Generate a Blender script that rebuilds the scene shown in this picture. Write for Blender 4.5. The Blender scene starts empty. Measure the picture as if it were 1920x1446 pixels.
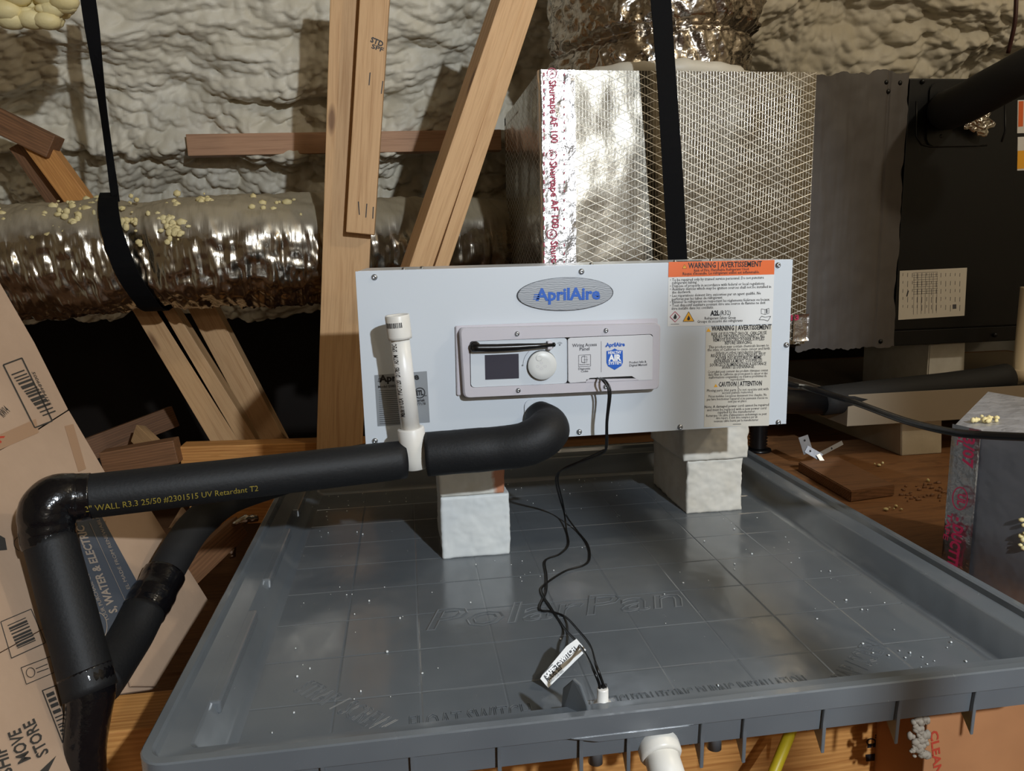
import bpy, bmesh, math, random
import numpy as np
from mathutils import Vector as V, Matrix as M, noise as mnoise
random.seed(7)
S = bpy.context.scene; COL = S.collection
PI = math.pi
# ------------------------------------------------------------------ camera
F, PITCH, ROLL, YAW, CZ = 1398.4, .1758, -.0249, .1388, .5279
cy_, sy_, cp_, sp_ = math.cos(YAW), math.sin(YAW), math.cos(PITCH), math.sin(PITCH)
fw = V((sy_*cp_, cy_*cp_, -sp_)); rt = V((cy_, -sy_, 0)); up = rt.cross(fw)
cr_, sr_ = math.cos(ROLL), math.sin(ROLL)
rt, up = rt*cr_ + up*sr_, up*cr_ - rt*sr_
CAM = V((0, 0, CZ))
cd = bpy.data.cameras.new('camera'); cam = bpy.data.objects.new('camera', cd); COL.objects.link(cam)
cam.matrix_world = M(((rt.x, up.x, -fw.x, 0), (rt.y, up.y, -fw.y, 0), (rt.z, up.z, -fw.z, CZ), (0, 0, 0, 1)))
cd.sensor_width = 36; cd.lens = F/1920*36; cd.clip_start = .02
S.camera = cam
# ------------------------------------------------------------------ world, lamps, exposure
w = bpy.data.worlds.new('attic_air'); S.world = w; w.use_nodes = True
w.node_tree.nodes['Background'].inputs[0].default_value = (.9, .78, .62, 1)
w.node_tree.nodes['Background'].inputs[1].default_value = .012
S.view_settings.view_transform = 'Standard'; S.view_settings.look = 'None'
S.view_settings.gamma = 1; S.view_settings.use_curve_mapping = False
S.view_settings.exposure = 0.0
def lamp(kind, name, loc, tgt, energy, col, **k):
    l = bpy.data.lights.new(name, kind); l.energy = energy; l.color = col
    for a, b in k.items(): setattr(l, a, b)
    o = bpy.data.objects.new(name, l); COL.objects.link(o); o.location = loc
    o.rotation_euler = (V(tgt)-V(loc)).to_track_quat('-Z', 'Y').to_euler()
    return o
lamp('SPOT', 'work_lamp', (.78, -1.0, 1.33), (-.30, 1.3, .36), 200, (.84, .92, 1.0), shadow_soft_size=.03, spot_size=math.radians(66), spot_blend=.3)
lamp('POINT', 'attic_bulb', (1.8, .35, 1.9), (0, 0, 0), 34, (1.0, .89, .72), shadow_soft_size=.06)
lamp('POINT', 'warm_fill_near', (.75, -1.45, .95), (0, 0, 0), 14, (1.0, .84, .64), shadow_soft_size=.08)  # added warm fill from the camera side, stands for no known bulb

# ------------------------------------------------------------------ helpers
def ray(px, py): return fw*F + rt*(px-960) - up*(py-723)
def at(px, py, x=None, y=None, z=None):
    d = ray(px, py)
    k = y/d.y if y is not None else ((z-CZ)/d.z if z is not None else x/d.x)
    return CAM + d*k
class Plane:
    def __init__(s, o, n): s.o = V(o); s.n = V(n).normalized(); s.n = s.n if s.n.dot(CAM-s.o) > 0 else -s.n
    def hit(s, px, py, off=0):
        d = ray(px, py); k = (s.o-CAM).dot(s.n)/d.dot(s.n)
        return CAM + d*k + s.n*off
def lin(c):
    if isinstance(c, str): c = tuple(int(c[i:i+2], 16)/255 for i in (0, 2, 4))
    return tuple((v/12.92 if v <= .04045 else ((v+.055)/1.055)**2.4) for v in c[:3]) + (1,)
class N:
    """tiny node-tree writer"""
    def __init__(s, name):
        s.m = bpy.data.materials.new(name); s.m.use_nodes = True; s.t = s.m.node_tree
        s.b = s.t.nodes['Principled BSDF']; s._c = None
    def n(s, typ, ins=None, **props):
        x = s.t.nodes.new(typ)
        for k, v in props.items(): setattr(x, k, v)
        for k, v in (ins or {}).items():
            if isinstance(v, bpy.types.NodeSocket): s.t.links.new(v, x.inputs[k])
            else: x.inputs[k].default_value = v
        return x
    def coord(s):
        if not s._c: s._c = s.n('ShaderNodeTexCoord').outputs['Object']
        return s._c
    def mapp(s, scale, rot=(0, 0, 0), loc=(0, 0, 0)):
        return s.n('ShaderNodeMapping', {0: s.coord(), 'Scale': scale, 'Rotation': rot, 'Location': loc}).outputs[0]
    def noise(s, scale, vec=None, detail=4, rough=.55, dist=0):
        return s.n('ShaderNodeTexNoise', {'Vector': vec or s.coord(), 'Scale': scale, 'Detail': detail, 'Roughness': rough, 'Distortion': dist}).outputs[0]
    def ramp(s, f, stops):
        r = s.n('ShaderNodeValToRGB', {0: f}); e = r.color_ramp.elements
        while len(e) < len(stops): e.new(.5)
        for i, (p, c) in enumerate(stops): e[i].position = p; e[i].color = lin(c) if not isinstance(c, (int, float)) else (c, c, c, 1)
        return r.outputs[0]
    def math(s, op, a, b=0, c=0):
        x = s.n('ShaderNodeMath', {0: a, 1: b, 2: c}, operation=op); return x.outputs[0]
    def mix(s, f, a, b):
        x = s.n('ShaderNodeMix', data_type='RGBA')
        for i, v in ((0, f), (6, a), (7, b)):
            if isinstance(v, bpy.types.NodeSocket): s.t.links.new(v, x.inputs[i])
            else: x.inputs[i].default_value = v
        return x.outputs[2]
    def set(s, **k):
        names = dict(col='Base Color', rough='Roughness', metal='Metallic', nrm='Normal', coat='Coat Weight', trans='Transmission Weight', spec='Specular IOR Level', coatr='Coat Roughness', alpha='Alpha', sub='Subsurface Weight')
        for a, v in k.items():
            i = s.b.inputs[names[a]]
            if isinstance(v, bpy.types.NodeSocket): s.t.links.new(v, i)
            else: i.default_value = v
        return s
    def bump(s, h, strength=.3, dist=.01, prev=None):
        d = {'Height': h, 'Strength': strength, 'Distance': dist}
        if prev: d['Normal'] = prev
        return s.n('ShaderNodeBump', d).outputs[0]
def simple(name, c, rough=.5, metal=0, var=None, bscale=0, bstr=.2, bdist=.002, **k):
    s = N(name); s.set(col=lin(c), rough=rough, metal=metal, **k)
    if var: s.set(col=s.ramp(s.noise(var[0]), [(.35, c), (.65, var[1])]))
    if bscale: s.set(nrm=s.bump(s.noise(bscale), bstr, bdist))
    return s.m
def tag(o, label=None, cat=None, group=None, kind=None):
    for k, v in (('label', label), ('category', cat), ('group', group), ('kind', kind)):
        if v: o[k] = v
    return o
OFF = {}
def thing(name, loc, label, cat, group=None):
    o = bpy.data.objects.new(name, None); COL.objects.link(o); o.location = loc; o.empty_display_size = .05
    OFF[o.name] = V(loc); return tag(o, label, cat, group)
def off(p): return OFF.get(p.name, V((0, 0, 0))) if p else V((0, 0, 0))
def link(name, me, mat, parent=None, smooth=False, kind=None, label=None):
    o = bpy.data.objects.new(name, me); COL.objects.link(o)
    if mat: me.materials.append(mat)
    if smooth:
        for p in me.polygons: p.use_smooth = True
    if parent: o.parent = parent; OFF[o.name] = off(parent)
    if kind: o['kind'] = kind
    if label: o['label'] = label
    return o
def fromdata(name, vs, fs, mat, parent=None, smooth=False, **k):
    of = off(parent); me = bpy.data.meshes.new(name)
    me.from_pydata([tuple(V(v)-of) for v in vs], [], fs); me.update()
    return link(name, me, mat, parent, smooth, **k)
def frombm(name, bm, mat, parent=None, smooth=False, **k):
    of = off(parent)
    if of.length: bmesh.ops.translate(bm, verts=bm.verts, vec=-of)
    bmesh.ops.recalc_face_normals(bm, faces=bm.faces)
    me = bpy.data.meshes.new(name); bm.to_mesh(me); bm.free()
    return link(name, me, mat, parent, smooth, **k)
def grid(name, P, mat, parent=None, smooth=True, wrapj=False, caps=False, **k):
    """P: (n,m,3) numpy array of points -> quad mesh"""
    n, m, _ = P.shape; of = np.array(off(parent)); v = (P-of).reshape(-1, 3)
    i = np.arange(n-1)[:, None]; j = np.arange(m if wrapj else m-1)[None, :]; j2 = (j+1) % m
    q = np.stack(np.broadcast_arrays(i*m+j, i*m+j2, (i+1)*m+j2, (i+1)*m+j), -1).reshape(-1, 4)
    me = bpy.data.meshes.new(name)
    fl = q.tolist()
    if caps and wrapj: fl.append(list(range(m))[::-1]); fl.append([(n-1)*m+t for t in range(m)])
    me.from_pydata(v.tolist(), [], fl); me.update()
    return link(name, me, mat, parent, smooth, **k)
def addbox(bm, lo, hi, bev=0, mtx=None):
    lo, hi = V(lo), V(hi); c = (lo+hi)/2; s = hi-lo
    r = bmesh.ops.create_cube(bm, size=1)
    vs = r['verts']; bmesh.ops.scale(bm, vec=s, verts=vs); bmesh.ops.translate(bm, vec=c, verts=vs)
    if bev:
        es = {e for v in vs for e in v.link_edges}
        b = bmesh.ops.bevel(bm, geom=list(es), offset=bev, segments=2, affect='EDGES', profile=.6)
        vs = list({v for f in b['faces'] for v in f.verts} | {v for v in vs if v.is_valid})
    if mtx: bmesh.ops.transform(bm, matrix=mtx, verts=vs)
    return vs
def box(name, lo, hi, mat, parent=None, bev=.001, **k):
    bm = bmesh.new(); addbox(bm, lo, hi, bev); return frombm(name, bm, mat, parent, **k)
def prism(name, pts, vec, mat, parent=None, bev=0, **k):
    """polygon pts (3D) extruded along vec"""
    bm = bmesh.new(); a = [bm.verts.new(p) for p in pts]; b = [bm.verts.new(V(p)+V(vec)) for p in pts]; n = len(a)
    bm.faces.new(a); bm.faces.new(b[::-1])
    for i in range(n): bm.faces.new((a[i], b[i], b[(i+1) % n], a[(i+1) % n]))
    if bev: bmesh.ops.bevel(bm, geom=bm.edges[:], offset=bev, segments=2, affect='EDGES')
    return frombm(name, bm, mat, parent, **k)
def rpoly(cx, cy, hx, hy, r, n=5):
    o = []
    for sx, sy, a in ((1, 1, 0), (-1, 1, 90), (-1, -1, 180), (1, -1, 270)):
        for i in range(n+1):
            t = math.radians(a+90*i/n); o.append((cx+sx*(hx-r)+r*math.cos(t), cy+sy*(hy-r)+r*math.sin(t)))
    return o
def catmull(pts, n=8):
    pts = [V(p) for p in pts]; q = [pts[0]*2-pts[1]]+pts+[pts[-1]*2-pts[-2]]; o = []
    for i in range(1, len(q)-2):
        for k in range(n):
            t = k/n; a, b, c, d = q[i-1:i+3]
            o.append(.5*((2*b)+(c-a)*t+(2*a-5*b+4*c-d)*t*t+(3*b-a-3*c+d)*t**3))
    return o+[pts[-1]]
def frames(path):
    path = [V(p) for p in path]; out = []; ref = None
    for i, p in enumerate(path):
        t = (path[min(i+1, len(path)-1)]-path[max(i-1, 0)]).normalized()
        if ref is None:
            ref = V((0, 0, 1)) if abs(t.z) < .9 else V((0, -1, 0))
        u = (ref-t*ref.dot(t)).normalized(); ref = u; out.append((p, t, u, t.cross(u)))
    return out
def tube(name, path, r, mat, parent=None, seg=20, fn=None, caps=True, smooth=True, **k):
    fr = frames(path); n = len(fr); P = np.zeros((n, seg, 3))
    for i, (p, t, u, v) in enumerate(fr):
        ri = r[i] if isinstance(r, (list, tuple)) else (r(i/(n-1)) if callable(r) else r)
        for j in range(seg):
            a = 2*PI*j/seg; rr = ri*(1+(fn(i, a, p) if fn else 0))
            P[i, j] = p+(u*math.cos(a)+v*math.sin(a))*rr
    return grid(name, P, mat, parent, smooth, wrapj=True, caps=caps, **k)
def lathe(name, prof, base, axis, mat, parent=None, seg=28, **k):
    """prof: [(radius, dist along axis)]"""
    ax = V(axis).normalized(); u = ax.orthogonal().normalized(); v = ax.cross(u); P = np.zeros((len(prof), seg, 3))
    for i, (r, h) in enumerate(prof):
        for j in range(seg):
            a = 2*PI*j/seg; P[i, j] = V(base)+ax*h+(u*math.cos(a)+v*math.sin(a))*r
    o = grid(name, P, mat, parent, True, wrapj=True, caps=True, **k)
    o.data.polygons[-1].use_smooth = False; o.data.polygons[-2].use_smooth = False
    return o
# smooth value noise in numpy, 3D
_rng = np.random.RandomState(3); _T = _rng.rand(64, 64, 64)
def vn(x, y, z=0):
    x, y, z = np.broadcast_arrays(x, y, z); i = np.floor(x).astype(int); j = np.floor(y).astype(int); k = np.floor(z).astype(int)
    a, b, c = x-i, y-j, z-k; a, b, c = (t*t*t*(t*(6*t-15)+10) for t in (a, b, c))
    g = lambda p, q, r: _T[(i+p) & 63, (j+q) & 63, (k+r) & 63]
    l = lambda s, t, f: s+(t-s)*f
    return l(l(l(g(0,0,0), g(1,0,0), a), l(g(0,1,0), g(1,1,0), a), b), l(l(g(0,0,1), g(1,0,1), a), l(g(0,1,1), g(1,1,1), a), b), c)*2-1
def fbm(x, y, z=0, o=4):
    s = 0
    for q in range(o): s = s+vn(x*2**q+q*7.3, y*2**q+q*3.1, z*2**q)/2**q
    return s
def billow(x, y, z=0, seed=0):      # rounded lumps with sharp creases: 1 - distance to nearest jittered point
    x, y = np.broadcast_arrays(x, y); i = np.floor(x).astype(int); j = np.floor(y).astype(int); best = np.full(x.shape, 9.)
    for p in (-1, 0, 1):
        for q in (-1, 0, 1):
            jx = _T[(i+p) & 63, (j+q) & 63, (5+seed) & 63]; jy = _T[(i+p) & 63, (j+q) & 63, (9+seed) & 63]
            best = np.minimum(best, (i+p+jx-x)**2+(j+q+jy-y)**2)
    return 1-np.clip(best, 0, 1.2)
# ---- text
def textmesh(s, bold=0, outline=0, shear=0, res=2):
    c = bpy.data.curves.new('t', 'FONT'); c.body = s; c.size = 1; c.resolution_u = res; c.offset = bold; c.shear = shear
    if outline: c.fill_mode = 'NONE'; c.bevel_depth = outline; c.bevel_resolution = 0
    o = bpy.data.objects.new('t', c); COL.objects.link(o); bpy.context.view_layer.update()
    me = bpy.data.meshes.new_from_object(o.evaluated_get(bpy.context.evaluated_depsgraph_get()))
    vs = [tuple(v.co) for v in me.vertices]; fs = [tuple(p.vertices) for p in me.polygons]
    bpy.data.objects.remove(o); bpy.data.curves.remove(c); bpy.data.meshes.remove(me)
    return vs, fs
class Print:
    """collects flat lettering and rules lying on a plane into one mesh"""
    def __init__(s, plane, lift=.0004): s.p = plane; s.v = []; s.f = []; s.l = lift
    def text(s, p0, p1, body, h, bold=0, outline=0, shear=0, flip=False, res=2):
        vs, fs = textmesh(body, bold, outline, shear, res)
        if not vs: return s
        a = s.p.hit(*p0, s.l); b = s.p.hit(*p1, s.l); u = b-a; L = u.length; u.normalize(); v = s.p.n.cross(u)
        x0 = min(q[0] for q in vs); x1 = max(q[0] for q in vs); k = L/(x1-x0); ky = h/.7
        n = len(s.v)
        s.v += [a+u*((q[0]-x0)*k)+v*(q[1]*ky)+s.p.n*(q[2]*ky*.45) for q in vs]; s.f += [tuple(i+n for i in f) for f in fs]
        return s
    def poly(s, pts, lift=0):
        n = len(s.v); s.v += [s.p.hit(*p, s.l+lift) for p in pts]; s.f.append(tuple(range(n, n+len(pts)))); return s
    def bar(s, p0, p1, wpx, lift=0):
        d = V((p1[0]-p0[0], p1[1]-p0[1])); d = V((-d.y, d.x)).normalized()*wpx/2
        return s.poly([(p0[0]+d.x, p0[1]+d.y), (p1[0]+d.x, p1[1]+d.y), (p1[0]-d.x, p1[1]-d.y), (p0[0]-d.x, p0[1]-d.y)], lift)
    def loop(s, pts, wpx):
        for i in range(len(pts)): s.bar(pts[i], pts[(i+1) % len(pts)], wpx)
        return s
    def ring(s, c, rx, ry, wpx, n=28, a0=0, a1=360, tilt=0):
        pp = []
        for i in range(n+1):
            t = math.radians(a0+(a1-a0)*i/n); pp.append((c[0]+rx*math.cos(t), c[1]+ry*math.sin(t)+tilt*rx*math.cos(t)))
        for i in range(n): s.bar(pp[i], pp[i+1], wpx)
        return s
    def barcode(s, a, b, c, n, seed=1):
        """bars across quad with corner a, long side to b, short side to c"""
        r = random.Random(seed); t = .03
        while t < .95:
            wd = r.choice((.6, 1, 1.6))/n; q = lambda t: (a[0]+(b[0]-a[0])*t, a[1]+(b[1]-a[1])*t)
            p, e = q(t), q(min(t+wd, .97)); dx, dy = c
            s.poly([p, e, (e[0]+dx, e[1]+dy), (p[0]+dx, p[1]+dy)]); t += wd+r.choice((.5, .9, 1.3))/n
        return s
    def build(s, name, mat, parent, **k): return fromdata(name, s.v, s.f, mat, parent, kind='stuff', **k)
# ------------------------------------------------------------------ materials
def wood(name, a, b, ring=1.0, knots=True, rough=.62):
    s = N(name); rnd = s.n('ShaderNodeObjectInfo').outputs['Random']
    off_ = s.n('ShaderNodeCombineXYZ', {0: s.math('MULTIPLY', rnd, 17.), 1: s.math('MULTIPLY', rnd, 9.), 2: 0.}).outputs[0]
    vec = s.n('ShaderNodeVectorMath', {0: s.coord(), 1: off_}, operation='ADD').outputs[0]
    warp = s.noise(3.5, vec, 2)
    st = s.n('ShaderNodeMapping', {0: vec, 'Scale': (1.3, 26, 26)}).outputs[0]
    g1 = s.noise(2.2*ring, st, 5, .6, .6)
    st2 = s.n('ShaderNodeMapping', {0: vec, 'Scale': (4, 230, 230)}).outputs[0]
    g2 = s.noise(1.6, st2, 3, .6)
    f = s.math('ADD', s.math('MULTIPLY', g1, .75), s.math('MULTIPLY', g2, .3))
    c = s.ramp(f, [(.36, b), (.52, a), (.72, b)])
    if ring > 1.3:      # flat sawn growth rings
        sx = s.n('ShaderNodeSeparateXYZ', {0: s.n('ShaderNodeMapping', {0: vec, 'Scale': (.35, 1, 1)}).outputs[0]})
        w0 = s.math('ADD', sx.outputs[2], s.math('MULTIPLY', sx.outputs[1], 1.)); w1 = s.math('ADD', s.math('MULTIPLY', w0, 820.), s.math('MULTIPLY', s.noise(2.6, s.n('ShaderNodeMapping', {0: vec, 'Scale': (.8, 2.6, 2.6)}).outputs[0], 2), 26.))
        rg = s.math('ADD', s.math('MULTIPLY', s.math('SINE', w1), .5), .5)
        c = s.mix(s.math('MULTIPLY', rg, .5), c, lin(b))
    if knots:
        kv = s.n('ShaderNodeMapping', {0: vec, 'Scale': (3.0, 11, 11)}).outputs[0]
        vo = s.n('ShaderNodeTexVoronoi', {'Vector': kv, 'Scale': 1.0}, feature='F1').outputs['Distance']
        k = s.ramp(vo, [(.06, 1.0), (.13, 0.0)])
        c = s.mix(s.math('MULTIPLY', k, .75), c, lin('5a3418'))
    s.set(col=c, rough=rough, nrm=s.bump(f, .18, .002)); return s.m
M_PINE = wood('pine', 'd0a87a', 'b58b5e'); M_FIR = wood('orange_fir', 'cf9654', 'a66c34', 1.6, False)
M_LEDG = wood('pinkish_pine', 'b98f6f', '9c7356', 1.0, False); M_DFIR = wood('dark_fir', '8a6040', '5c4028', 1.6)
def foam(name, c1, c2, sc=1):
    s = N(name); n = s.noise(9*sc, detail=3)
    s.set(col=s.ramp(n, [(.35, c1), (.7, c2)]), rough=.5, spec=.3,
          nrm=s.bump(s.n('ShaderNodeTexVoronoi', {'Vector': s.mapp((1, 1, 1.5)), 'Scale': 38*sc, 'Smoothness': .3}, feature='SMOOTH_F1').outputs['Distance'], -.5, .012, s.bump(s.noise(90*sc, detail=3), .15, .006))); return s.m
M_FOAM = foam('spray_foam', 'c9c1ad', 'd8d2c2'); M_FOAMY = foam('yellow_foam', 'd8c68e', 'e4d6a4')
def foil(name, c='c8c8c8', rough=.25, bsc=60, bst=.5, bd=.004, dust=None):
    s = N(name); h = s.noise(bsc, detail=3)
    s.set(col=lin(c), metal=1.0, rough=rough, nrm=s.bump(h, bst, bd))
    if dust:    
        h = s.noise(bsc, s.mapp((1.6, .22, .22)), detail=3); s.set(nrm=s.bump(h, bst, bd))    # dull overspray lying on the upward side, with a ragged edge
        col, z0, z1 = dust
        z = s.n('ShaderNodeSeparateXYZ', {0: s.coord()}).outputs[2]
        q = s.math('ADD', z, s.math('MULTIPLY', s.math('SUBTRACT', s.noise(14, detail=5), .5), .10))
        m = s.n('ShaderNodeMapRange', {0: q, 1: z0, 2: z1, 3: 0., 4: 1.}).outputs[0]
        s.set(col=s.mix(m, lin(c), lin(col)), metal=s.math('SUBTRACT', 1, m), rough=s.math('ADD', rough, s.math('MULTIPLY', m, .45)))
    return s.m
M_FOIL = foil('crumpled_foil', 'b9b4ab', .22, 26, .6, .012); M_TAPE = foil('foil_tape', 'd2d0d0', .28, 55, .6, .005)
def scrim():
    s = N('scrim_foil'); sx = s.n('ShaderNodeSeparateXYZ', {0: s.coord()}); x, y, z = sx.outputs
    u = s.math('ADD', x, s.math('MULTIPLY', y, -1))
    def lines(e, p, wd):
        fr = s.math('FRACT', s.math('MULTIPLY', e, 1/p)); d = s.math('ABSOLUTE', s.math('SUBTRACT', fr, .5))
        return s.n('ShaderNodeMapRange', {0: d, 1: .5-wd, 2: .5-wd*.4, 3: 0., 4: 1.}).outputs[0]
    a = lines(s.math('ADD', z, s.math('MULTIPLY', u, .48)), .0205, .05); b = lines(s.math('ADD', z, s.math('MULTIPLY', u, -.36)), .0205, .05)
    c = s.math('MULTIPLY', lines(u, .0075, .09), .35)
    m = s.math('MAXIMUM', s.math('MAXIMUM', a, b), c)
    w1 = s.noise(150, detail=3); w2 = s.noise(9, detail=4)
    nr = s.bump(w1, .10, .002); nr = s.bump(w2, .12, .015, nr); nr = s.bump(m, .35, .0010, nr)
    s.set(col=s.mix(m, lin('a59e90'), lin('cfcbc1')), metal=s.math('SUBTRACT', 1, s.math('MULTIPLY', m, .6)), rough=s.math('ADD', .20, s.math('MULTIPLY', m, .2)), nrm=nr)
    return s.m
M_SCRIM = scrim()
M_CAB = simple('white_powder_coat', 'c6ccd2', .32, bscale=900, bstr=.06, bdist=.0006)
M_BEZ = simple('light_grey_plastic', 'bdb9bf', .42, bscale=700, bstr=.05, bdist=.0005)
M_DOOR = simple('pale_plastic', 'c9c9cc', .38)
M_SCREEN = simple('dark_display', '3b3a44', .25); M_KNOB = simple('off_white_plastic', 'cfd0cd', .4)
M_BLK = simple('black_rubber_gloss', '0b0b0d', .3); M_ZINC = simple('zinc_screw', 'b4b8bc', .3, 1)
M_ALU = simple('bare_metal', 'a8aab0', .38, 1, bscale=60, bstr=.15)
M_LBL = simple('label_paper', 'c9c4b8', .45); M_LBLW = simple('white_paper', 'd6d6d4', .5)
M_INK = simple('black_ink', '17171b', .5); M_INKG = simple('grey_ink', '4a4a50', .5); M_BLUE = simple('blue_ink', '1a58b4', .4)
M_ORG = simple('orange_ink', 'd9652b', .45); M_YEL = simple('yellow_ink', 'e9a92b', .45); M_RED = simple('magenta_ink', 'b02a4e', .5)
M_WHT = simple('white_ink', 'e8e8e8', .5)
M_SILV = simple('silver_label', '9aa0a6', .38, .5)
M_INS = simple('black_foam_insulation', '101113', .6, spec=.35, var=(220, '141517'), bscale=240, bstr=.25, bdist=.0015)
M_INSD = simple('matte_black_foam', '101011', .75, bscale=200, bstr=.2, bdist=.001)
M_VTAPE = simple('glossy_black_tape', '0c0c0f', .18, bscale=40, bstr=.5, bdist=.004)
M_PVC = simple('white_pvc', 'e2e0dc', .35, var=(12, 'd8d4ca')); M_PVCB = simple('beige_pvc', 'c9b99c', .45)
def panmat():
    s = N('grey_pan_plastic'); n = s.noise(5, detail=3); sc = s.noise(55, s.mapp((1, .3, 1)), 5, .7)
    s.set(col=s.ramp(n, [(.3, '5b6065'), (.7, '676c70')]), rough=s.ramp(sc, [(.35, .13), (.75, .30)]), spec=.9,
          nrm=s.bump(n, .35, .012, s.bump(s.noise(600, detail=1), .04, .0005)))
    return s.m
M_PAN = panmat()
def epsmat(name, c, stain=None):
    s = N(name)
    vo = s.n('ShaderNodeTexVoronoi', {'Vector': s.coord(), 'Scale': 210.}, feature='F1').outputs['Distance']
    c0 = s.ramp(s.noise(22, detail=4), [(.3, c[0]), (.7, c[1])])
    if stain:
        cc, cx, rx, zc, rz = stain; sx = s.n('ShaderNodeSeparateXYZ', {0: s.coord()})
        q = s.math('ADD', s.math('ADD', s.math('MULTIPLY', s.math('SUBTRACT', sx.outputs[0], cx), 1/rx), s.math('MULTIPLY', s.math('SUBTRACT', sx.outputs[2], zc), 1/rz)), s.math('MULTIPLY', s.math('SUBTRACT', s.noise(30, detail=5), .5), 2.2))
        f = s.n('ShaderNodeMapRange', {0: q, 1: 0., 2: .5, 3: 0., 4: .85}).outputs[0]
        c0 = s.mix(f, c0, lin(cc))
    s.set(col=c0, rough=.5, nrm=s.bump(vo, -.9, .0045)); return s.m
M_EPS = epsmat('polystyrene', ('c9c3b6', 'd8d4ca'))
M_EPSL = epsmat('polystyrene_white', ('ced2d2', 'd9dcda'))
M_MAST = simple('grey_mastic', '494441', .6, var=(6, '524d49'), bscale=22, bstr=.15, bdist=.006)
M_AHU = simple('black_enamel', '0d0e0f', .4, spec=.3, bscale=350, bstr=.12, bdist=.001)
M_STRAP = simple('black_webbing', '08080a', .85, spec=.15, bscale=500, bstr=.3, bdist=.001)
def card():
    s = N('cardboard'); n = s.noise(5, detail=5, rough=.65)
    s.set(col=s.ramp(n, [(.3, 'a98e76'), (.7, 'b89c83')]), rough=.75, nrm=s.bump(s.noise(160, s.mapp((1, 1, .1)), 2), .1, .002)); return s.m
M_CARD = card(); M_SLATE = simple('slate_print', '4a4f57', .6); M_INKC = simple('dark_print', '38342f', .7)
M_CRED = simple('red_print', 'b2402c', .6)
def osb():
    s = N('plywood'); n = s.noise(3, s.mapp((2.2, 12, 8)), 6, .65, 1.2); n2 = s.noise(30, detail=4)
    s.set(col=s.mix(s.math('MULTIPLY', n2, .4), s.ramp(n, [(.3, '5c3a20'), (.55, '8a5e38'), (.75, '6a4427')]), lin('7a5636')), rough=.6, nrm=s.bump(n, .35, .004)); return s.m
M_OSB = osb(); M_TAN = simple('tan_painted_steel', '8f8371', .5, bscale=20, bstr=.1); M_CREAMF = simple('cream_foam_board', 'bdb39d', .6, var=(9, 'a99d86'), bscale=60, bstr=.3)
M_YELP = simple('yellow_plastic', 'd8bf2a', .4); M_DARK = simple('dark_soffit', '241c16', .8); M_WIRE = simple('black_wire', '0a0a0b', .35)
M_CLEAR = N('clear_acrylic').set(col=(.9, .93, .95, 1), rough=.05, trans=.9).m
M_RUSTC = simple('red_brown_wire', '3a1713', .5)
# ------------------------------------------------------------------ structure: foam roof slope, shell, floors
def struct(o): o['kind'] = 'structure'; return o
R0, R1 = V((0, 3.46, -.1)), V((0, 1.63, 2.3))       # the slope falls away from the camera
sl = (R1-R0); SL = sl.length; sl.normalize(); sn = V((0, -sl.z, sl.y)); sn = sn if sn.y < 0 else -sn
def roof_height(X, T):
    wx = X+.06*fbm(X*2.2, T*2.2, 1.7, 3); wt = T+.06*fbm(X*2.2+9, T*2.2, 4.4, 3)
    h = .075*fbm(wx*1.9, wt*3.2, .5, 3)
    h += .045*np.abs(vn(wx*2.6+3, wt*4.5+1, 2.2))
    zz = R0.z+sl.z*T; h = h+.055*np.exp(-((zz-.965)/.035)**2)*(X > -1.4)
    b1 = billow(wx*7+20, wt*11+20, seed=0); b2 = billow(wx*18+5, wt*29+3, seed=3); b3 = billow(wx*42, wt*62, seed=7)
    amp = .6+.5*np.clip(fbm(X*1.7+4, T*1.7, 3.3, 2)+.5, 0, 1.3)
    return h+amp*(.045*b1+.038*b2+.017*b3)
nx, nt = 1000, 520
X = np.linspace(-2.3, 3.0, nx)[:, None]; T = np.linspace(0.62, SL, nt)[None, :]
Hh = roof_height(X, T)
P = np.zeros((nx, nt, 3)); P[..., 0] = X; P[..., 1] = R0.y+sl.y*T+sn.y*Hh; P[..., 2] = R0.z+sl.z*T+sn.z*Hh
struct(grid('ceiling', P, M_FOAM))
def coarse(name, o, u, v, nu, nv, amp, mat):
    o, u, v = map(np.array, (o, u, v)); a = np.linspace(0, 1, nu)[:, None, None]; b = np.linspace(0, 1, nv)[None, :, None]
    n = np.cross(u, v); n = n/np.linalg.norm(n); p = o+u*a+v*b
    h = amp*(fbm(a[..., 0]*np.linalg.norm(u)*4, b[..., 0]*np.linalg.norm(v)*4, 2, 4))
    return struct(grid(name, p+n*h[..., None], mat))
coarse('trim_1', (-2.3, 1.55, 2.3), (5.3, 0, 0), (0, -4.6, .1), 60, 60, .05, M_FOAM)          # flat collar of the roof
coarse('wall_left', (-2.3, -3.1, -.6), (0, 6.9, 0), (0, 0, 3.0), 60, 30, .05, M_FOAM)
coarse('wall_right', (3.0, -3.1, -.6), (0, 6.9, 0), (0, 0, 3.0), 60, 30, .05, M_FOAM)
coarse('wall_back', (-2.3, -3.05, -.6), (5.3, 0, 0), (0, 0, 3.0), 60, 30, .05, M_FOAM)
coarse('wall_front', (-2.3, 4.3, -.6), (5.3, 0, 0), (0, 0, 1.2), 50, 12, .03, M_DARK)
struct(box('floor', (-2.4, -3.2, -.62), (3.1, 4.4, -.58), M_DFIR))
struct(box('trim_2', (.83, .95, -.03), (2.95, 3.3, -.008), M_OSB))          # plywood deck
struct(box('trim_3', (-.1, 1.79, -.035), (.828, 3.3, -.010), M_OSB))
struct(box('shadow_post', (.671, -.37, -.58), (.695, -.33, 1.06), M_PINE, None, .002))      # unseen post added beside the camera to cast the soft shadow band
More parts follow.
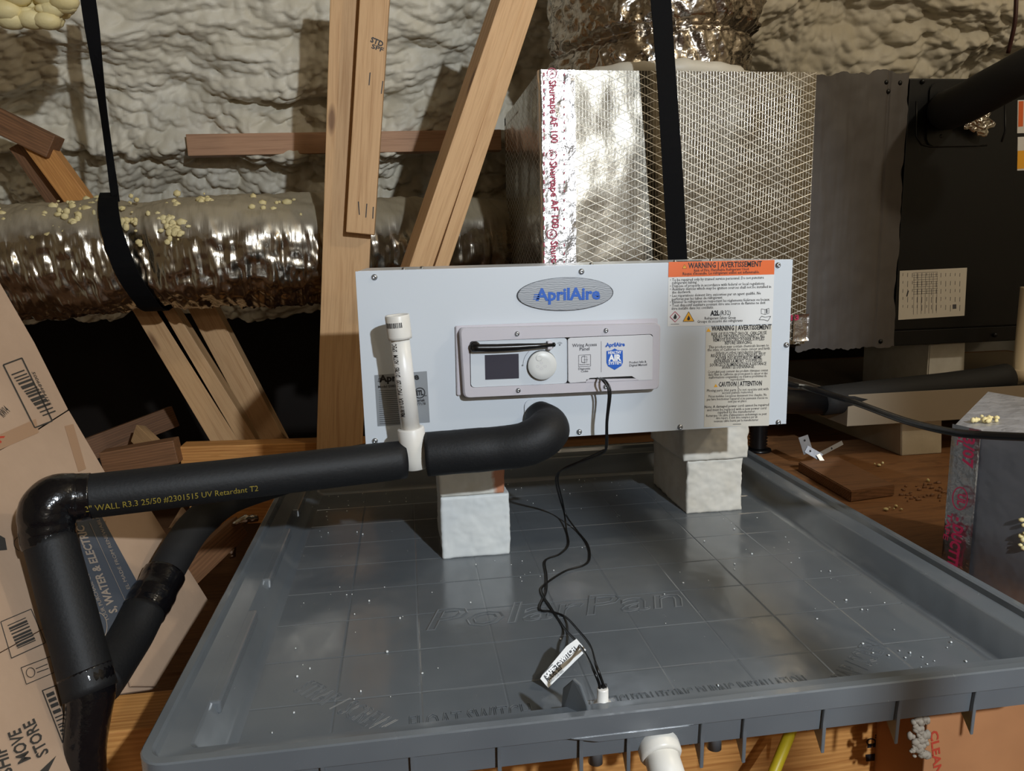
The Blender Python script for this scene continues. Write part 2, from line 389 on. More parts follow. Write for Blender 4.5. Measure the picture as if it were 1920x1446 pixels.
# ------------------------------------------------------------------ boards
def board(name, p0, p1, y0, y1, wpx, thick, mat, parent=None, spin=0, wm=None, **k):
    a, b = at(*p0, y=y0), at(*p1, y=y1); L = (b-a).length; ux = (b-a).normalized()
    nz = V((0, -1, 0)); nz = (nz-ux*nz.dot(ux)).normalized()
    if spin: nz = M.Rotation(math.radians(spin), 3, ux) @ nz
    uy = nz.cross(ux); wd = wm or wpx*(y0+y1)/2/F
    bm = bmesh.new(); addbox(bm, (0, -wd/2, -thick), (L, wd/2, 0), .0025)
    bmesh.ops.recalc_face_normals(bm, faces=bm.faces); me = bpy.data.meshes.new(name); bm.to_mesh(me); bm.free()
    o = link(name, me, mat, parent); o2 = a-off(parent)
    o.matrix_local = M(((ux.x, uy.x, nz.x, o2.x), (ux.y, uy.y, nz.y, o2.y), (ux.z, uy.z, nz.z, o2.z), (0, 0, 0, 1)))
    o['_fr'] = [L, wd]; return o
def blobs(name, pts, mat, parent, size=(.003, .009), flat=.5, kind='stuff', seed=1):
    r = random.Random(seed); bm = bmesh.new()
    for p in pts:
        s = r.uniform(*size); q = bmesh.ops.create_icosphere(bm, subdivisions=1, radius=s)
        bmesh.ops.scale(bm, vec=(r.uniform(.7, 1.4), r.uniform(.7, 1.4)*flat+.2, r.uniform(.6, 1.3)), verts=q['verts'])
        bmesh.ops.translate(bm, vec=V(p), verts=q['verts'])
    return frombm(name, bm, mat, parent, True, kind=kind)
def specks(parent, quad, y, n, seed, size=(.0025, .006), name='foam_specks'):
    r = random.Random(seed); pts = []
    for _ in range(n):
        a, b = r.random(), r.random()
        x = (quad[0][0]*(1-a)+quad[1][0]*a)*(1-b)+(quad[3][0]*(1-a)+quad[2][0]*a)*b
        yy = (quad[0][1]*(1-a)+quad[1][1]*a)*(1-b)+(quad[3][1]*(1-a)+quad[2][1]*a)*b
        pts.append(at(x, yy, y=y))
    return blobs(name, pts, M_FOAMY, parent, size, .3, seed=seed)
def wthing(name, p0, p1, y0, y1, wpx, thick, mat, label, cat='board', group=None, **k):
    o = board(name, p0, p1, y0, y1, wpx, thick, mat, **k); del o['_fr']; OFF[o.name] = V((0, 0, 0)); return tag(o, label, cat, group)
def mark(o, a):     # child meshes given in world coordinates under a rotated board
    for c in a: c.parent = o; c.matrix_parent_inverse = o.matrix_local.inverted()
t = wthing('wall_stud', (668, -60), (634, 900), 1.99, 1.99, 84, .038, M_PINE, 'tall vertical pine stud speckled with yellow foam, ending behind the white cabinet', 'stud')
mark(t, [specks(None, [(630, 10), (662, 10), (632, 430), (604, 430)], 1.989, 60, 3)])
t = wthing('scab_board', (706, -60), (675, 438), 1.95, 1.95, 50, .05, M_PINE, 'shorter pine board fixed to the front of the vertical stud, ending with a cut end', 'board')
pl = Plane((0, 1.95, 0), (0, -1, 0)); k = Print(pl, .0008)
for a, b in (((694, 136), (692, 160)), ((718, 152), (715, 176)), ((672, 378), (674, 403)), ((688, 382), (686, 408)), ((700, 388), (699, 410))): k.bar(a, b, 1.8)
k.text((694, 78), (717, 88), 'STD', .012, .03).text((696, 90), (718, 98), 'SPF', .010, .02)
mark(t, [k.build('grade_stamp', M_INK, None)])
T3 = 'parallel sloping pine braces behind the cabinet'
wthing('diagonal_brace', (968, -20), (783, 520), 1.86, 1.86, 42, .085, M_PINE, 'wide sloping pine brace, left one of the pair leaning right above the cabinet', 'brace', T3, spin=-14)
wthing('diagonal_brace', (1001, -20), (822, 520), 1.875, 1.875, 26, .085, M_PINE, 'narrow sloping pine brace with dark knots, right one of the pair above the cabinet', 'brace', T3, spin=-14)
wthing('ledger_board', (350, 272), (940, 262), 2.485, 2.485, 36, .05, M_LEDG, 'horizontal ledger board half buried in spray foam behind the vertical stud', 'board')
t = wthing('leaning_strut', (255, 545), (435, 850), 2.3, 2.3, 46, .05, M_PINE, 'leftmost leaning pine strut below the left flexible duct', 'strut', 'leaning struts under the flexible duct')
wthing('leaning_strut', (293, 555), (478, 850), 2.3, 2.3, 30, .06, M_PINE, 'narrow leaning strut tight against the right side of the leftmost strut', 'strut', 'leaning struts under the flexible duct')
t = wthing('leaning_strut', (366, 555), (522, 850), 2.42, 2.42, 44, .06, M_PINE, 'separate leaning strut with foam splashes, right one of the three under the duct', 'strut', 'leaning struts under the flexible duct')
mark(t, [specks(None, [(400, 610), (440, 600), (520, 780), (480, 790)], 2.418, 26, 8)])
t = wthing('upper_brace', (-40, 210), (95, 275), 2.22, 2.22, 40, .06, M_DFIR, 'short brown brace coated in foam at the far left edge', 'brace')
mark(t, [specks(None, [(0, 190), (60, 215), (70, 245), (0, 235)], 2.215, 60, 5, (.004, .01))])
t = wthing('upper_brace', (60, 262), (150, 385), 2.24, 2.24, 38, .05, M_FIR, 'orange brace running down right towards the flexible duct at far left', 'brace')
mark(t, [specks(None, [(85, 245), (110, 245), (170, 350), (150, 360)], 2.238, 40, 6)])
wthing('upper_brace', (40, 265), (122, 385), 2.30, 2.30, 48, .05, M_DFIR, 'dark brown brace with one knot, left of the orange brace at far left', 'brace')
# ---- floor framing seen left of and below the pan
wthing('joist', (338, 856), (760, 842), 2.02, 2.02, 36, .06, M_FIR, 'horizontal orange joist below the leaning struts behind the long black pipe', 'joist')
wthing('joist', (190, 872), (330, 848), 1.98, 1.98, 44, .05, M_DFIR, 'short brown joist end beside the cardboard, with a dark nail hole', 'joist')
wthing('joist', (355, 950), (700, 935), 1.74, 1.74, 78, .06, M_FIR, 'orange joist under the back left corner of the grey pan', 'joist')
wthing('debris_board', (290, 1140), (455, 985), 1.35, 1.60, 46, .035, M_DFIR, 'brown offcut sloping up left of the pan beside the cardboard', 'board')
wthing('debris_board', (150, 850), (330, 780), 2.5, 2.7, 40, .03, M_DFIR, 'dim offcut lying in the dark gap below the left duct', 'board')
wthing('debris_board', (250, 812), (300, 860), 2.45, 2.3, 34, .03, M_PINE, 'small dim board piece on edge left of the leaning struts', 'board')
wthing('debris_board', (655, 725), (640, 850), 2.2, 2.2, 40, .038, M_PINE, 'small block nailed at the foot of the vertical stud', 'board')
_xr = at(1765, 1420, y=.90).x
b = tag(box('support_beam', (-.62, .90, -.30), (_xr, .985, -.045), M_FIR, None, .003), 'wide grained orange fir beam with a black grade stamp, carrying the front of the pan', 'beam')
pl = Plane((0, .90, 0), (0, -1, 0)); k = Print(pl, .0008)
k.bar((1623, 1421), (1656, 1418), 13); k.ring((1633, 1391), 8, 6, 2.5).text((1640, 1384), (1658, 1380), 'SP', .006, .05).text((1626, 1402), (1658, 1398), 'IB', .006, .05)
mark(b, [k.build('grade_stamp', M_INK, None)])

# ------------------------------------------------------------------ drain pan
XL, XR, YF, YB, ZR = -.2769, .7802, .6743, 1.7282, .06
pan = thing('drain_pan', ((XL+XR)/2, (YF+YB)/2, 0), 'large shallow grey plastic drain pan with raised lettering, under the white cabinet', 'pan')
def loopz(d, z, r, n=6):
    hx, hy = (XR-XL)/2-d, (YB-YF)/2-d
    return [(p[0], p[1], z) for p in rpoly((XL+XR)/2, (YF+YB)/2, hx, hy, max(r-d, .008), n)]
prof = [(.012, .030), (.012, .038), (.0, .037), (.0, .0585), (.0015, .06), (.010, .06), (.0125, .0575), (.0145, .050), (.030, .047), (.040, .0465), (.043, .044), (.058, .008), (.062, .0035), (.070, .0)]
P = np.array([loopz(d, z, .03) for d, z in prof])
grid('rim', P, M_PAN, pan, True, wrapj=True).data.set_sharp_from_angle(angle=.5)
po = [(.0118, .038), (.006, .0372), (.0085, .008), (.018, .003), (.052, -.006)]
P = np.array([loopz(d, z, .03) for d, z in po]); grid('outer_wall', P, M_PAN, pan, True, wrapj=True).data.set_sharp_from_angle(angle=.5)
# floor with recessed creases
x0, x1, y0, y1 = XL+.068, XR-.068, YF+.068, YB-.068
def creased(a, b, n):
    o = [a]; c = []
    for i in range(1, n):
        g = a+(b-a)*i/n; c.append(len(o)+1); o += [g-.002, g, g+.002]
    return np.array(o+[b]), c
xs, cx = creased(x0, x1, 9); ys, cyy = creased(y0, y1, 9)
P = np.zeros((len(xs), len(ys), 3)); P[..., 0] = xs[:, None]; P[..., 1] = ys[None, :]
P[cx, :, 2] -= .0005; P[:, cyy, 2] -= .0005
grid('pan_floor', P, M_PAN, pan, False)
# curb ledge rails on the left wall, as moulded
for k_ in range(3):
    a = YF+.12+k_*.32
    box('wall_step', (XL+.028, a, .030), (XL+.052, a+.22, .0462), M_PAN, pan, .003)
FL = Plane((0, 0, 0), (0, 0, 1)); LP = Plane((0, 0, .0462), (0, 0, 1))
Print(FL, .0003).text((797, 1183), (1290, 1136), 'PolarPan', .062, 0, .016, .25).build('raised_lettering', M_PAN, pan, label='large raised outline lettering on the pan floor')
k = Print(FL, .0002); k.text((548, 1296), (712, 1376), 'STRAP / SCREW', .030, 0, .016)
k.text((1590, 1300), (1668, 1210), 'STRAP / SCREW', .030, 0, .016); k.build('raised_lettering', M_PAN, pan)
Fw = Plane((0, YF+.066, .0), (0, 0, 1)); k = Print(FL, .0006)
k.text((768, 1376), (1002, 1349), 'FLOAT SWITCH', .032, 0, .016); k.text((1152, 1331), (1525, 1289), 'TIGHTEN FITTING DURING INSTALLATION', .027, 0, .014)
k.build('raised_lettering', M_PAN, pan)
for px in (430, 598, 768, 932, 1086, 1175, 1313, 1392, 1540, 1677, 1817, 1960):
    x = at(px, 1400, y=YF+.004).x; x = min(x, XR-.02)
    prism('rib', [(x, YF+.001, .038), (x, YF+.003, .020), (x, YF+.004, -.019), (x, YF+.022, .002), (x, YF+.036, -.014), (x, YF+.055, .0), (x, YF+.05, .038)], (.004, 0, 0), M_PAN, pan, .0005)
for i in range(9):
    y = YF+.1+i*.105
    prism('rib', [(XL+.001, y, .038), (XL+.006, y, -.012), (XL+.03, y, .0), (XL+.04, y, .036)], (0, .004, 0), M_PAN, pan)
    prism('rib', [(XR-.001, y, .038), (XR-.006, y, -.0075), (XR-.03, y, -.0075), (XR-.04, y, .036)], (0, .004, 0), M_PAN, pan)
xa, xb = at(1100, 1400, y=YF).x, at(1290, 1400, y=YF).x
prism('drain_boss', [(xa-.02, YF-.001, .0375), (xa+.012, YF-.001, .0300), (xb-.02, YF-.001, .0300), (xb+.006, YF-.001, .0375)], (0, .012, 0), M_PAN, pan, .0008)
for px in (1345, 1120): 
    c = at(px, 1385, y=YF+.012); lathe('boss_tube', [(.008, 0), (.008, .045)], (c.x, YF+.02, -.008), (0, 0, 1), M_PAN, pan)
# crumbs of polystyrene in the pan
r = random.Random(5); pts = []
for px, py, sp, n in ((560, 1027, 12, 3), (520, 1030, 25, 5), (640, 940, 60, 22), (600, 1100, 120, 20), (1010, 905, 70, 26), (1410, 1005, 50, 8), (1540, 1020, 50, 12), (1650, 1120, 90, 12), (1750, 1240, 60, 16), (1720, 1250, 130, 14), (560, 1300, 140, 14), (900, 1100, 200, 16), (1300, 1120, 200, 10), (440, 1340, 40, 10), (980, 1060, 40, 8)):
    for _ in range(n):
        q = at(px+r.gauss(0, sp), py+r.gauss(0, sp*.45), z=.0015)
        if XL+.08 < q.x < XR-.08 and YF+.08 < q.y < YB-.08: pts.append(q)
tag(blobs('polystyrene_crumbs', pts, M_EPSL, None, (.0006, .0017), .9, seed=3), 'tiny white polystyrene crumbs scattered over the grey pan floor', 'crumbs')
# drain fitting at the pan front
a, b = at(1226, 1372, y=.70), at(1262, 1490, y=.64); ax = (b-a).normalized()
dr = thing('drain_fitting', a, 'white plastic drain pipe fitting screwed through the front wall of the pan', 'pipe fitting')
lathe('gasket', [(.025, -.002), (.027, .001), (.027, .004), (.025, .006)], a, ax, M_BLK, dr)
lathe('collar', [(.020, .004), (.0225, .006), (.0225, .026), (.0205, .029), (.0195, .029)], a, ax, M_PVC, dr)
lathe('pipe', [(.0165, .02), (.0185, .031), (.0185, .05), (.0165, .053), (.0165, .075), (.0205, .078), (.0205, .12)], a, ax, M_PVC, dr)
# yellow pipe below the pan
tag(tube('yellow_conduit', [at(1512, 1300, y=.87), at(1452, 1446, y=.83), at(1425, 1530, y=.80)], .0075, M_YELP), 'thin yellow plastic tube slanting down below the front of the pan', 'tube')
# ------------------------------------------------------------------ polystyrene support blocks
def eps(name, lo, hi, mat, label, amp=.0022, seed=0, nseg=34):
    lo, hi = V(lo), V(hi); bm = bmesh.new(); bmesh.ops.create_cube(bm, size=1); bmesh.ops.subdivide_edges(bm, edges=bm.edges[:], cuts=nseg, use_grid_fill=True)
    c = (lo+hi)/2; s = hi-lo
    for v in bm.verts:
        p = v.co.copy(); v.co = V((c.x+p.x*s.x, c.y+p.y*s.y, c.z+p.z*s.z)); q = v.co*55+V((seed*3.1, 0, 0))
        e = sum(1 for t in p if abs(abs(t)-.5) < 1e-4)
        d = mnoise.noise(q)+.6*mnoise.noise(q*2.3)
        n = V([math.copysign(1, t) if abs(abs(t)-.5) < 1e-4 else 0 for t in p])
        kz = .2 if abs(abs(p.z)-.5) < 1e-4 else 1
        m = n*amp*.6*d - n*(.0012 if e > 1 else 0)
        big = mnoise.noise(v.co*14+V((seed, 0, 0)))*.0022
        v.co += V((m.x+n.x*big, m.y+n.y*big, m.z*kz))
    return tag(frombm(name, bm, mat, None, True), label, 'foam block')
BZ = .2276
def xx(px, py, y): return at(px, py, y=y).x
yl, yr = 1.245, 1.375
eps('polystyrene_block', (xx(828, 1000, yl), yl, 0), (xx(956, 1000, yl), yl+.17, .113), M_EPSL, 'white polystyrene block standing in the pan, lower of the left pair under the cabinet', seed=1)
xs_, zs_ = xx(920, 900, yl), .19
M_EPSS = epsmat('polystyrene_stained', ('cdcbc2', 'd9d6cc'), ('b4632a', xs_, .015, .175, .9))
eps('polystyrene_block', (xx(824, 900, yl), yl+.001, .1138), (xx(947, 900, yl), yl+.165, BZ-.001), M_EPSS, 'polystyrene block with a rust orange stain, upper of the left pair', amp=.003, seed=2)
eps('polystyrene_block', (xx(1287, 960, yr), yr, 0), (xx(1391, 960, yr), yr+.21, .110), M_EPS, 'rough beige white polystyrene block, lower of the right pair under the cabinet', amp=.003, seed=3)
eps('polystyrene_block', (xx(1280, 860, yr), yr-.004, .1108), (xx(1402, 860, yr), yr+.20, BZ-.001), M_EPS, 'beige polystyrene block directly under the right end of the cabinet', amp=.003, seed=4)
# ------------------------------------------------------------------ dehumidifier
BX0, BX1, BY, BZ1, BD = -.073, .637, 1.1703, BZ+.2785, .30
dh = thing('dehumidifier', ((BX0+BX1)/2, BY+BD/2, BZ), 'white metal ducted dehumidifier cabinet with control panel and warning labels, on foam blocks', 'appliance')
box('cabinet', (BX0+.006, BY+.0015, BZ+.004), (BX1-.006, BY+BD, BZ1-.0006), M_CAB, dh, .002)
box('front_panel', (BX0, BY, BZ), (BX1, BY+.0012, BZ1), M_CAB, dh, .0004)
box('top_flange', (BX0+.004, BY+.0015, BZ1-.0008), (BX1-.004, BY+BD-.004, BZ1+.0004), M_CAB, dh, .0003)
FP = Plane((0, BY, 0), (0, -1, 0))
def screw(parent, p, n, r=.0048, plane=None):
    n = V(n).normalized()
    o = lathe('screw', [(r, 0), (r, .0006), (r*.86, .0009), (r*.8, .0026), (r*.55, .0034), (r*.25, .0036), (r*.2, .0024), (.0001, .0022)], p, n, M_ZINC, parent, 16); return o
for px, py in ((702, 520), (1090, 509.5), (1458.5, 497.5), (1474, 647), (1459, 792), (1275, 801), (1086, 810), (703, 827)):
    screw(dh, FP.hit(px, py), (0, -1, 0))
for x, y in ((.0, .02), (.30, .018), (.44, .018), (.03, .09), (.26, .12), (.52, .06)): screw(dh, (x, BY+y, BZ1+.0004), (0, 0, 1), .0036)
box('louvre_slot', (.46, BY+.05, BZ1+.0004), (.50, BY+.06, BZ1+.0014), M_BLK, dh, .0003)
# outlet tab
c = FP.hit(1009, 775); prism('outlet_tab', [(c.x+a, BY-.0002, c.z+b) for a, b in rpoly(0, 0, .0225, .024, .011)], (0, -.003, 0), M_CAB, dh, .0006)
# badge
c = FP.hit(1060, 551.5); e = FP.hit(1148.5, 549); rx = e.x-c.x; rz = .0255
ov = [(c.x+rx*math.cos(t), c.z+rz*math.sin(t)) for t in np.linspace(0, 2*PI, 64, False)]
M_BADGE = N('brushed_silver'); _v = M_BADGE.n('ShaderNodeTexWave', {'Vector': M_BADGE.mapp((1, 1, 1.6)), 'Scale': 75., 'Distortion': 6., 'Detail': 1.}, wave_type='RINGS').outputs[1]
M_BADGE.set(col=M_BADGE.ramp(_v, [(.2, '7f8388'), (.8, '9a9da1')]), metal=.4, rough=.42, nrm=M_BADGE.bump(_v, .05, .0006)); M_BADGE = M_BADGE.m
bd = prism('badge', [(x, BY, z) for x, z in ov], (0, -.0024, 0), M_BADGE, dh, .0007)
tube('badge_edge', [(c.x+(x-c.x)*1.0, BY-.001, c.z+(z-c.z)*1.0) for x, z in ov+ov[:1]], .0011, simple('dark_edge', '55585c', .4, .6), bd, 6, caps=False)
def wordmark(k, p0, p1, h, bold=.03):
    """three stripes running into the A, then the word"""
    k.text(p0, p1, 'AprilAire', h, bold)
    L = math.hypot(p1[0]-p0[0], p1[1]-p0[1]); sl_ = (p1[1]-p0[1])/L
    for i, (a, b) in enumerate(((.30, .06), (.18, .03), (.06, .0))):
        yy = p0[1]-L*a*.28-L*.012; k.bar((p0[0]-L*(.035-b*.2), yy+1), (p0[0]+L*.06, yy), L*.016)
    return k
BP = Plane((0, BY-.0024, 0), (0, -1, 0))
wordmark(Print(BP, .0006), (1004, 563.5), (1125, 560.5), .0185, .035).build('lettering', M_BLUE, bd)
# left data plate
dp = prism('data_plate', [FP.hit(*p) for p in ((702, 703.5), (800.4, 696), (806, 792), (708, 799.5))], (0, -.0004, 0), M_SILV, dh)
DP = Plane((0, BY-.0004, 0), (0, -1, 0)); k = Print(DP, .0003)
wordmark(k, (711, 716.5), (786, 711.5), .0105, .04)
k.text((709, 728), (742, 726), 'Model E080', .0042, .01)
r = random.Random(2)
for i in range(17):
    y = 733+i*3.85; k.bar((710+i*.12, y), (722+r.uniform(22, 40), y-2.0), .75)
for i in range(5): k.bar((762, 720+i*3), (762+r.uniform(6, 12), 719.4+i*3), .8)
k.ring((787, 737), 9.5, 9.5, 1.8, tilt=-.05); k.text((780, 741.5), (794, 740.5), 'ETL', .0075, .06); k.text((795, 743), (800, 742.6), 'us', .002, .03)
k.text((776, 754), (797, 752.5), 'Intertek', .0045, .03); k.text((776, 760.5), (798, 759), '3177178', .004, .02)
k.build('print', M_INK, dp)
# warning labels
def c7(x, y): return (1200+x/4.13, 470+y/4.13)
def label(name, crn, mat, lift=.0004): return prism(name, [FP.hit(*c7(*p)) for p in crn], (0, -lift, 0), mat, dh)
l1 = label('warning_label', [(222, 88), (1042, 72), (1025, 568), (212, 588)], M_LBLW)
LPn = Plane((0, BY-.0004, 0), (0, -1, 0))
Print(LPn, .0002).poly([c7(222, 88), c7(1042, 72), c7(1039, 184), c7(219, 206)]).build('orange_header', M_ORG, l1)
H1 = .0043
def T(k, x0, y0, x1, y1, s, h=H1, b=.0): k.text(c7(x0, y0), c7(x1, y1), s, h, b, res=1)
k = Print(LPn, .0005)
T(k, 372, 137, 942, 122, 'WARNING | AVERTISSEMENT', .0088, .022)
T(k, 418, 163, 845, 151, 'Risk of Fire. Flammable Refrigerant Used.', .0042, .01); T(k, 330, 190, 925, 175, 'Risque d\'incendie. Le réfrigérant utilisé est inflammable.', .0046, .01)
for x0, y0, x1, y1, s in ((232, 238, 958, 217, '• To be repaired only by trained service personnel. Do not puncture'), (248, 260, 442, 254, 'refrigerant tubing.'),
    (232, 285, 968, 263, '• Dispose of properly in accordance with federal or local regulations.'), (232, 309, 1014, 288, '• Auxiliary devices which may be ignition sources shall not be installed in'),
    (248, 333, 395, 328, 'the ductwork.'), (232, 360, 935, 339, '• Les réparations doivent être exécutées par un agent qualifié. Ne'), (246, 385, 640, 372, 'perforez pas les tubes de réfrigérant.'),
    (232, 409, 1005, 387, '• Éliminer le réfrigérant en respectant les règlements fédéraux ou locaux.'), (232, 435, 970, 412, '• Tout dispositif auxiliaire pouvant être une source de flamme ne doit'), (244, 459, 570, 448, 'être installé dans les conduits.'),
    (500, 534, 742, 528, 'Refrigerant Safety Group'), (443, 560, 793, 550, 'Groupe de sécurité des réfrigérants')): T(k, x0, y0, x1, y1, s, .0046, .004)
T(k, 543, 503, 615, 500, 'A2L', .0078, .05); T(k, 618, 500, 702, 497, '(R32)', .0078, .0)
k.loop([c7(938, 450), c7(968, 456), c7(998, 446), c7(998, 486), c7(968, 494), c7(938, 488)], .6).bar(c7(968, 456), c7(968, 494), .5).text(c7(977, 482), c7(986, 481), 'i', .006, .08)
k.loop([c7(922, 535), c7(940, 508), c7(968, 516), c7(1012, 508), c7(990, 545), c7(962, 536)], .8).bar(c7(238, 570), c7(302, 568), .8)
fl = lambda x, y, s: [c7(x+a*s, y+b*s) for a, b in ((0, -1), (.35, -.45), (.55, .1), (.3, .7), (-.3, .7), (-.55, .15), (-.3, -.2), (-.2, -.5))]
k.poly(fl(271, 512, 24), .0003); k.poly(fl(375, 524, 22), .0003)
k.build('print', M_INK, l1)
Print(LPn, .0004).loop([c7(271, 472), c7(310, 512), c7(271, 553), c7(232, 513)], 1.1).build('hazard_diamond', M_RED, l1)
k = Print(LPn, .00035).poly([c7(376, 472), c7(418, 547), c7(332, 549)]); k.poly([c7(344, 107), c7(361, 137), c7(328, 138)], .0002); k.build('hazard_triangle', M_YEL, l1)
Print(LPn, .0006).loop([c7(376, 472), c7(418, 547), c7(332, 549)], .7).loop([c7(344, 107), c7(361, 137), c7(328, 138)], .5).bar(c7(344, 116), c7(344, 130), .7).build('triangle_outline', M_INK, l1)
l2 = label('caution_label', [(510, 590), (1022, 575), (998, 1355), (495, 1368)], M_LBL)
k = Print(LPn, .0005)
T(k, 553, 621, 1016, 608, 'WARNING | AVERTISSEMENT', .0082, .022)
for x0, y0, x1, y1, s, h, b in ((553, 659, 980, 646, 'RISK OF ELECTRIC SHOCK, CAN CAUSE', .0053, .008), (565, 682, 966, 670, 'INJURY OR DEATH. DISCONNECT ALL', .0053, .008), (568, 705, 962, 694, 'REMOTE ELECTRIC POWER SUPPLIES', .0053, .008), (657, 727, 868, 721, 'BEFORE SERVICING.', .0053, .008),
    (532, 757, 997, 742, 'This product may contain chemicals known to', .0046, 0), (522, 779, 1003, 766, 'the state of California to cause cancer and birth', .0046, 0), (585, 800, 938, 790, 'defects or other reproductive harm.', .0046, 0),
    (550, 825, 972, 813, 'RISQUE DE CHOCS ÉLECTRIQUES. PEUT', .0053, .008), (580, 848, 940, 837, 'CAUSER DES BLESSURES ET MÊME', .0053, .008), (574, 872, 945, 860, 'ENTRAÎNER LA MORT. COUPER LES', .0053, .008), (540, 898, 977, 885, 'SOURCES D\'ALIMENTATION À DISTANCE', .0053, .008), (634, 916, 886, 908, 'AVANT LE DÉPANNAGE.', .0053, .008),
    (525, 948, 990, 934, 'Ce produit peut contenir des produits chimiques connus', .0044, 0), (528, 970, 986, 957, 'dans l\'État de Californie qui provoquent le cancer et des', .0044, 0), (533, 992, 980, 978, 'malformations congénitales ou d\'autres problèmes de', .0044, 0), (700, 1008, 812, 1004, 'reproduction.', .0044, 0),
    (607, 1054, 942, 1043, 'CAUTION | ATTENTION', .008, .022),
    (518, 1094, 993, 1080, 'Moving parts. Hot parts. Do not operate unit with', .0046, 0), (635, 1110, 876, 1104, 'access panels removed.', .0046, 0), (530, 1138, 980, 1124, 'Pièces mobiles. Les pièces deviennent très chaudes. Ne', .0044, 0), (518, 1161, 988, 1147, 'pas faire fonctionner l\'appareil si les panneaux d\'accès ne', .0044, 0), (680, 1178, 826, 1172, 'sont pas en place.', .0044, 0),
    (500, 1220, 996, 1202, 'Note: A damaged power cord cannot be repaired', .0046, .005), (518, 1244, 976, 1228, 'and must be replaced with a new power cord', .0046, 0), (600, 1262, 893, 1253, 'supplied by the manufacturer.', .0046, 0),
    (512, 1288, 980, 1272, 'Remarque: Un câble d\'alimentation endommagé ne peut', .0044, 0), (588, 1306, 908, 1295, 'être réparé. Il doit être remplacé par un', .0044, 0), (572, 1330, 918, 1318, 'nouveau câble fourni par le manufacturier.', .0044, 0)): T(k, x0, y0, x1, y1, s, h, b)
k.bar(c7(718, 1345), c7(782, 1343), .9); k.build('print', M_INK, l2)
k = Print(LPn, .0004).poly([c7(530, 600), c7(548, 628), c7(513, 629)]).poly([c7(586, 1032), c7(601, 1056), c7(571, 1057)]); k.build('hazard_triangle', M_YEL, l2)
# control panel
def c6(x, y): return (840+x/4.571, 590+y/4.571)
cp = prism('backplate', [FP.hit(*c6(*p)) for p in ((62, 95), (1790, 30), (1790, 610), (75, 690))], (0, -.005, 0), M_BEZ, dh, .0012)
YH = BY-.020; HP = Plane((0, YH, 0), (0, -1, 0))
def rq(plane, crn, r, n=5, y=None):
    """rounded quad through four pixel corners on a plane"""
    q = [plane.hit(*c) for c in crn]; o = []
    for i in range(4):
        a, b, c = q[i-1], q[i], q[(i+1) % 4]; d1 = (a-b).normalized()*r; d2 = (c-b).normalized()*r
        for j in range(n+1):
            t = j/n; o.append(b+d1*(1-t)**2+d2*t**2)
    return o
ho = rq(HP, [c6(100, 118), c6(1826, 78), c6(1812, 638), c6(138, 716)], .008)
# housing: frame ring with an open recess
rin = rq(HP, [c6(184, 228), c6(1758, 166), c6(1750, 558), c6(192, 628)], .006)
def ringmesh(name, outer, inner, y0, y1, mat, parent):
    n = len(outer); vs = []
    for y, L in ((y0+.0022, [(p-sum(outer, V())/n)*1.0+sum(outer, V())/n for p in outer]), (y0, [p+(sum(outer, V())/n-p).normalized()*.0022 for p in outer]), (y0, inner), (y1, inner)):
        vs += [(p.x, y, p.z) for p in L]
    vs += [(p.x, BY-.004, p.z) for p in [q+(q-sum(outer, V())/n).normalized()*.0012 for q in outer]]
    fs = []
    for a, b in ((4, 0), (0, 1), (1, 2), (2, 3)):
        for i in range(n): fs.append((a*n+i, a*n+(i+1) % n, b*n+(i+1) % n, b*n+i))
    return fromdata(name, vs, fs, mat, parent)
hs = ringmesh('control_housing', ho, rin, YH, YH+.006, M_BEZ, dh)
RP = Plane((0, YH+.0014, 0), (0, -1, 0))
def inset(pts, d):
    c = sum(pts, V())/len(pts); return [p+(c-p).normalized()*d for p in pts]
prism('control_face', inset(rq(RP, [c6(187, 228), c6(1024, 197), c6(1026, 590), c6(194, 627)], .006), .0008), (0, .004, 0), M_CAB, dh, .0004)
HD = Plane((0, YH-.0008, 0), (0, -1, 0))
dq = [HD.hit(*c6(*p)) for p in ((1027, 200), (1756, 172))]
door = [c6(1045, 200), c6(1735, 172), c6(1757, 190), c6(1752, 560), c6(1632, 566), c6(1578, 524), c6(1215, 540), c6(1180, 578), c6(1045, 588), c6(1030, 570), c6(1027, 215)]
dr_ = prism('access_door', [HD.hit(*p) for p in door], (0, .0035, 0), M_DOOR, dh, .0006)
box('slot_recess', (HD.hit(*c6(1180, 560)).x, YH+.0036, HD.hit(*c6(1400, 590)).z-.001), (HD.hit(*c6(1630, 560)).x, YH+.0056, HD.hit(*c6(1400, 520)).z+.001), M_BLK, dh, 0)
prism('slot_lip', [HD.hit(*c6(*p)) for p in ((1188, 556), (1610, 548), (1636, 562), (1180, 582))], (0, .0030, 0), M_BEZ, dh)
DF = Plane((0, YH-.0010, 0), (0, -1, 0)); k = Print(DF, .0003)
k.text(c6(1065, 278), c6(1275, 268), 'Wiring Access', .0052, .012); k.text(c6(1128, 309), c6(1212, 305), 'Panel', .0052, .012)
k.text(c6(1118, 474), c6(1220, 469), 'Diagnostic', .0035, .01); k.text(c6(1140, 495), c6(1201, 492), 'Codes', .0035, .01)
k.loop([c6(1120, 348), c6(1222, 343), c6(1222, 442), c6(1120, 447)], .7).bar(c6(1313, 228), c6(1313, 492), .5)
k.loop([c6(1145, 362), c6(1172, 352), c6(1172, 416), c6(1145, 408)], .6).loop([c6(1145, 362), c6(1190, 358), c6(1190, 410), c6(1145, 408)], .45).bar(c6(1160, 388), c6(1200, 386), .6).text(c6(1128, 433), c6(1213, 430), 'Remove Here', .0018, .01)
k.text(c6(1555, 420), c6(1700, 411), 'Product Info &', .0036, .01); k.text(c6(1555, 445), c6(1705, 436), 'Digital Manual', .0036, .01)
k.build('print', M_INKG, dr_)
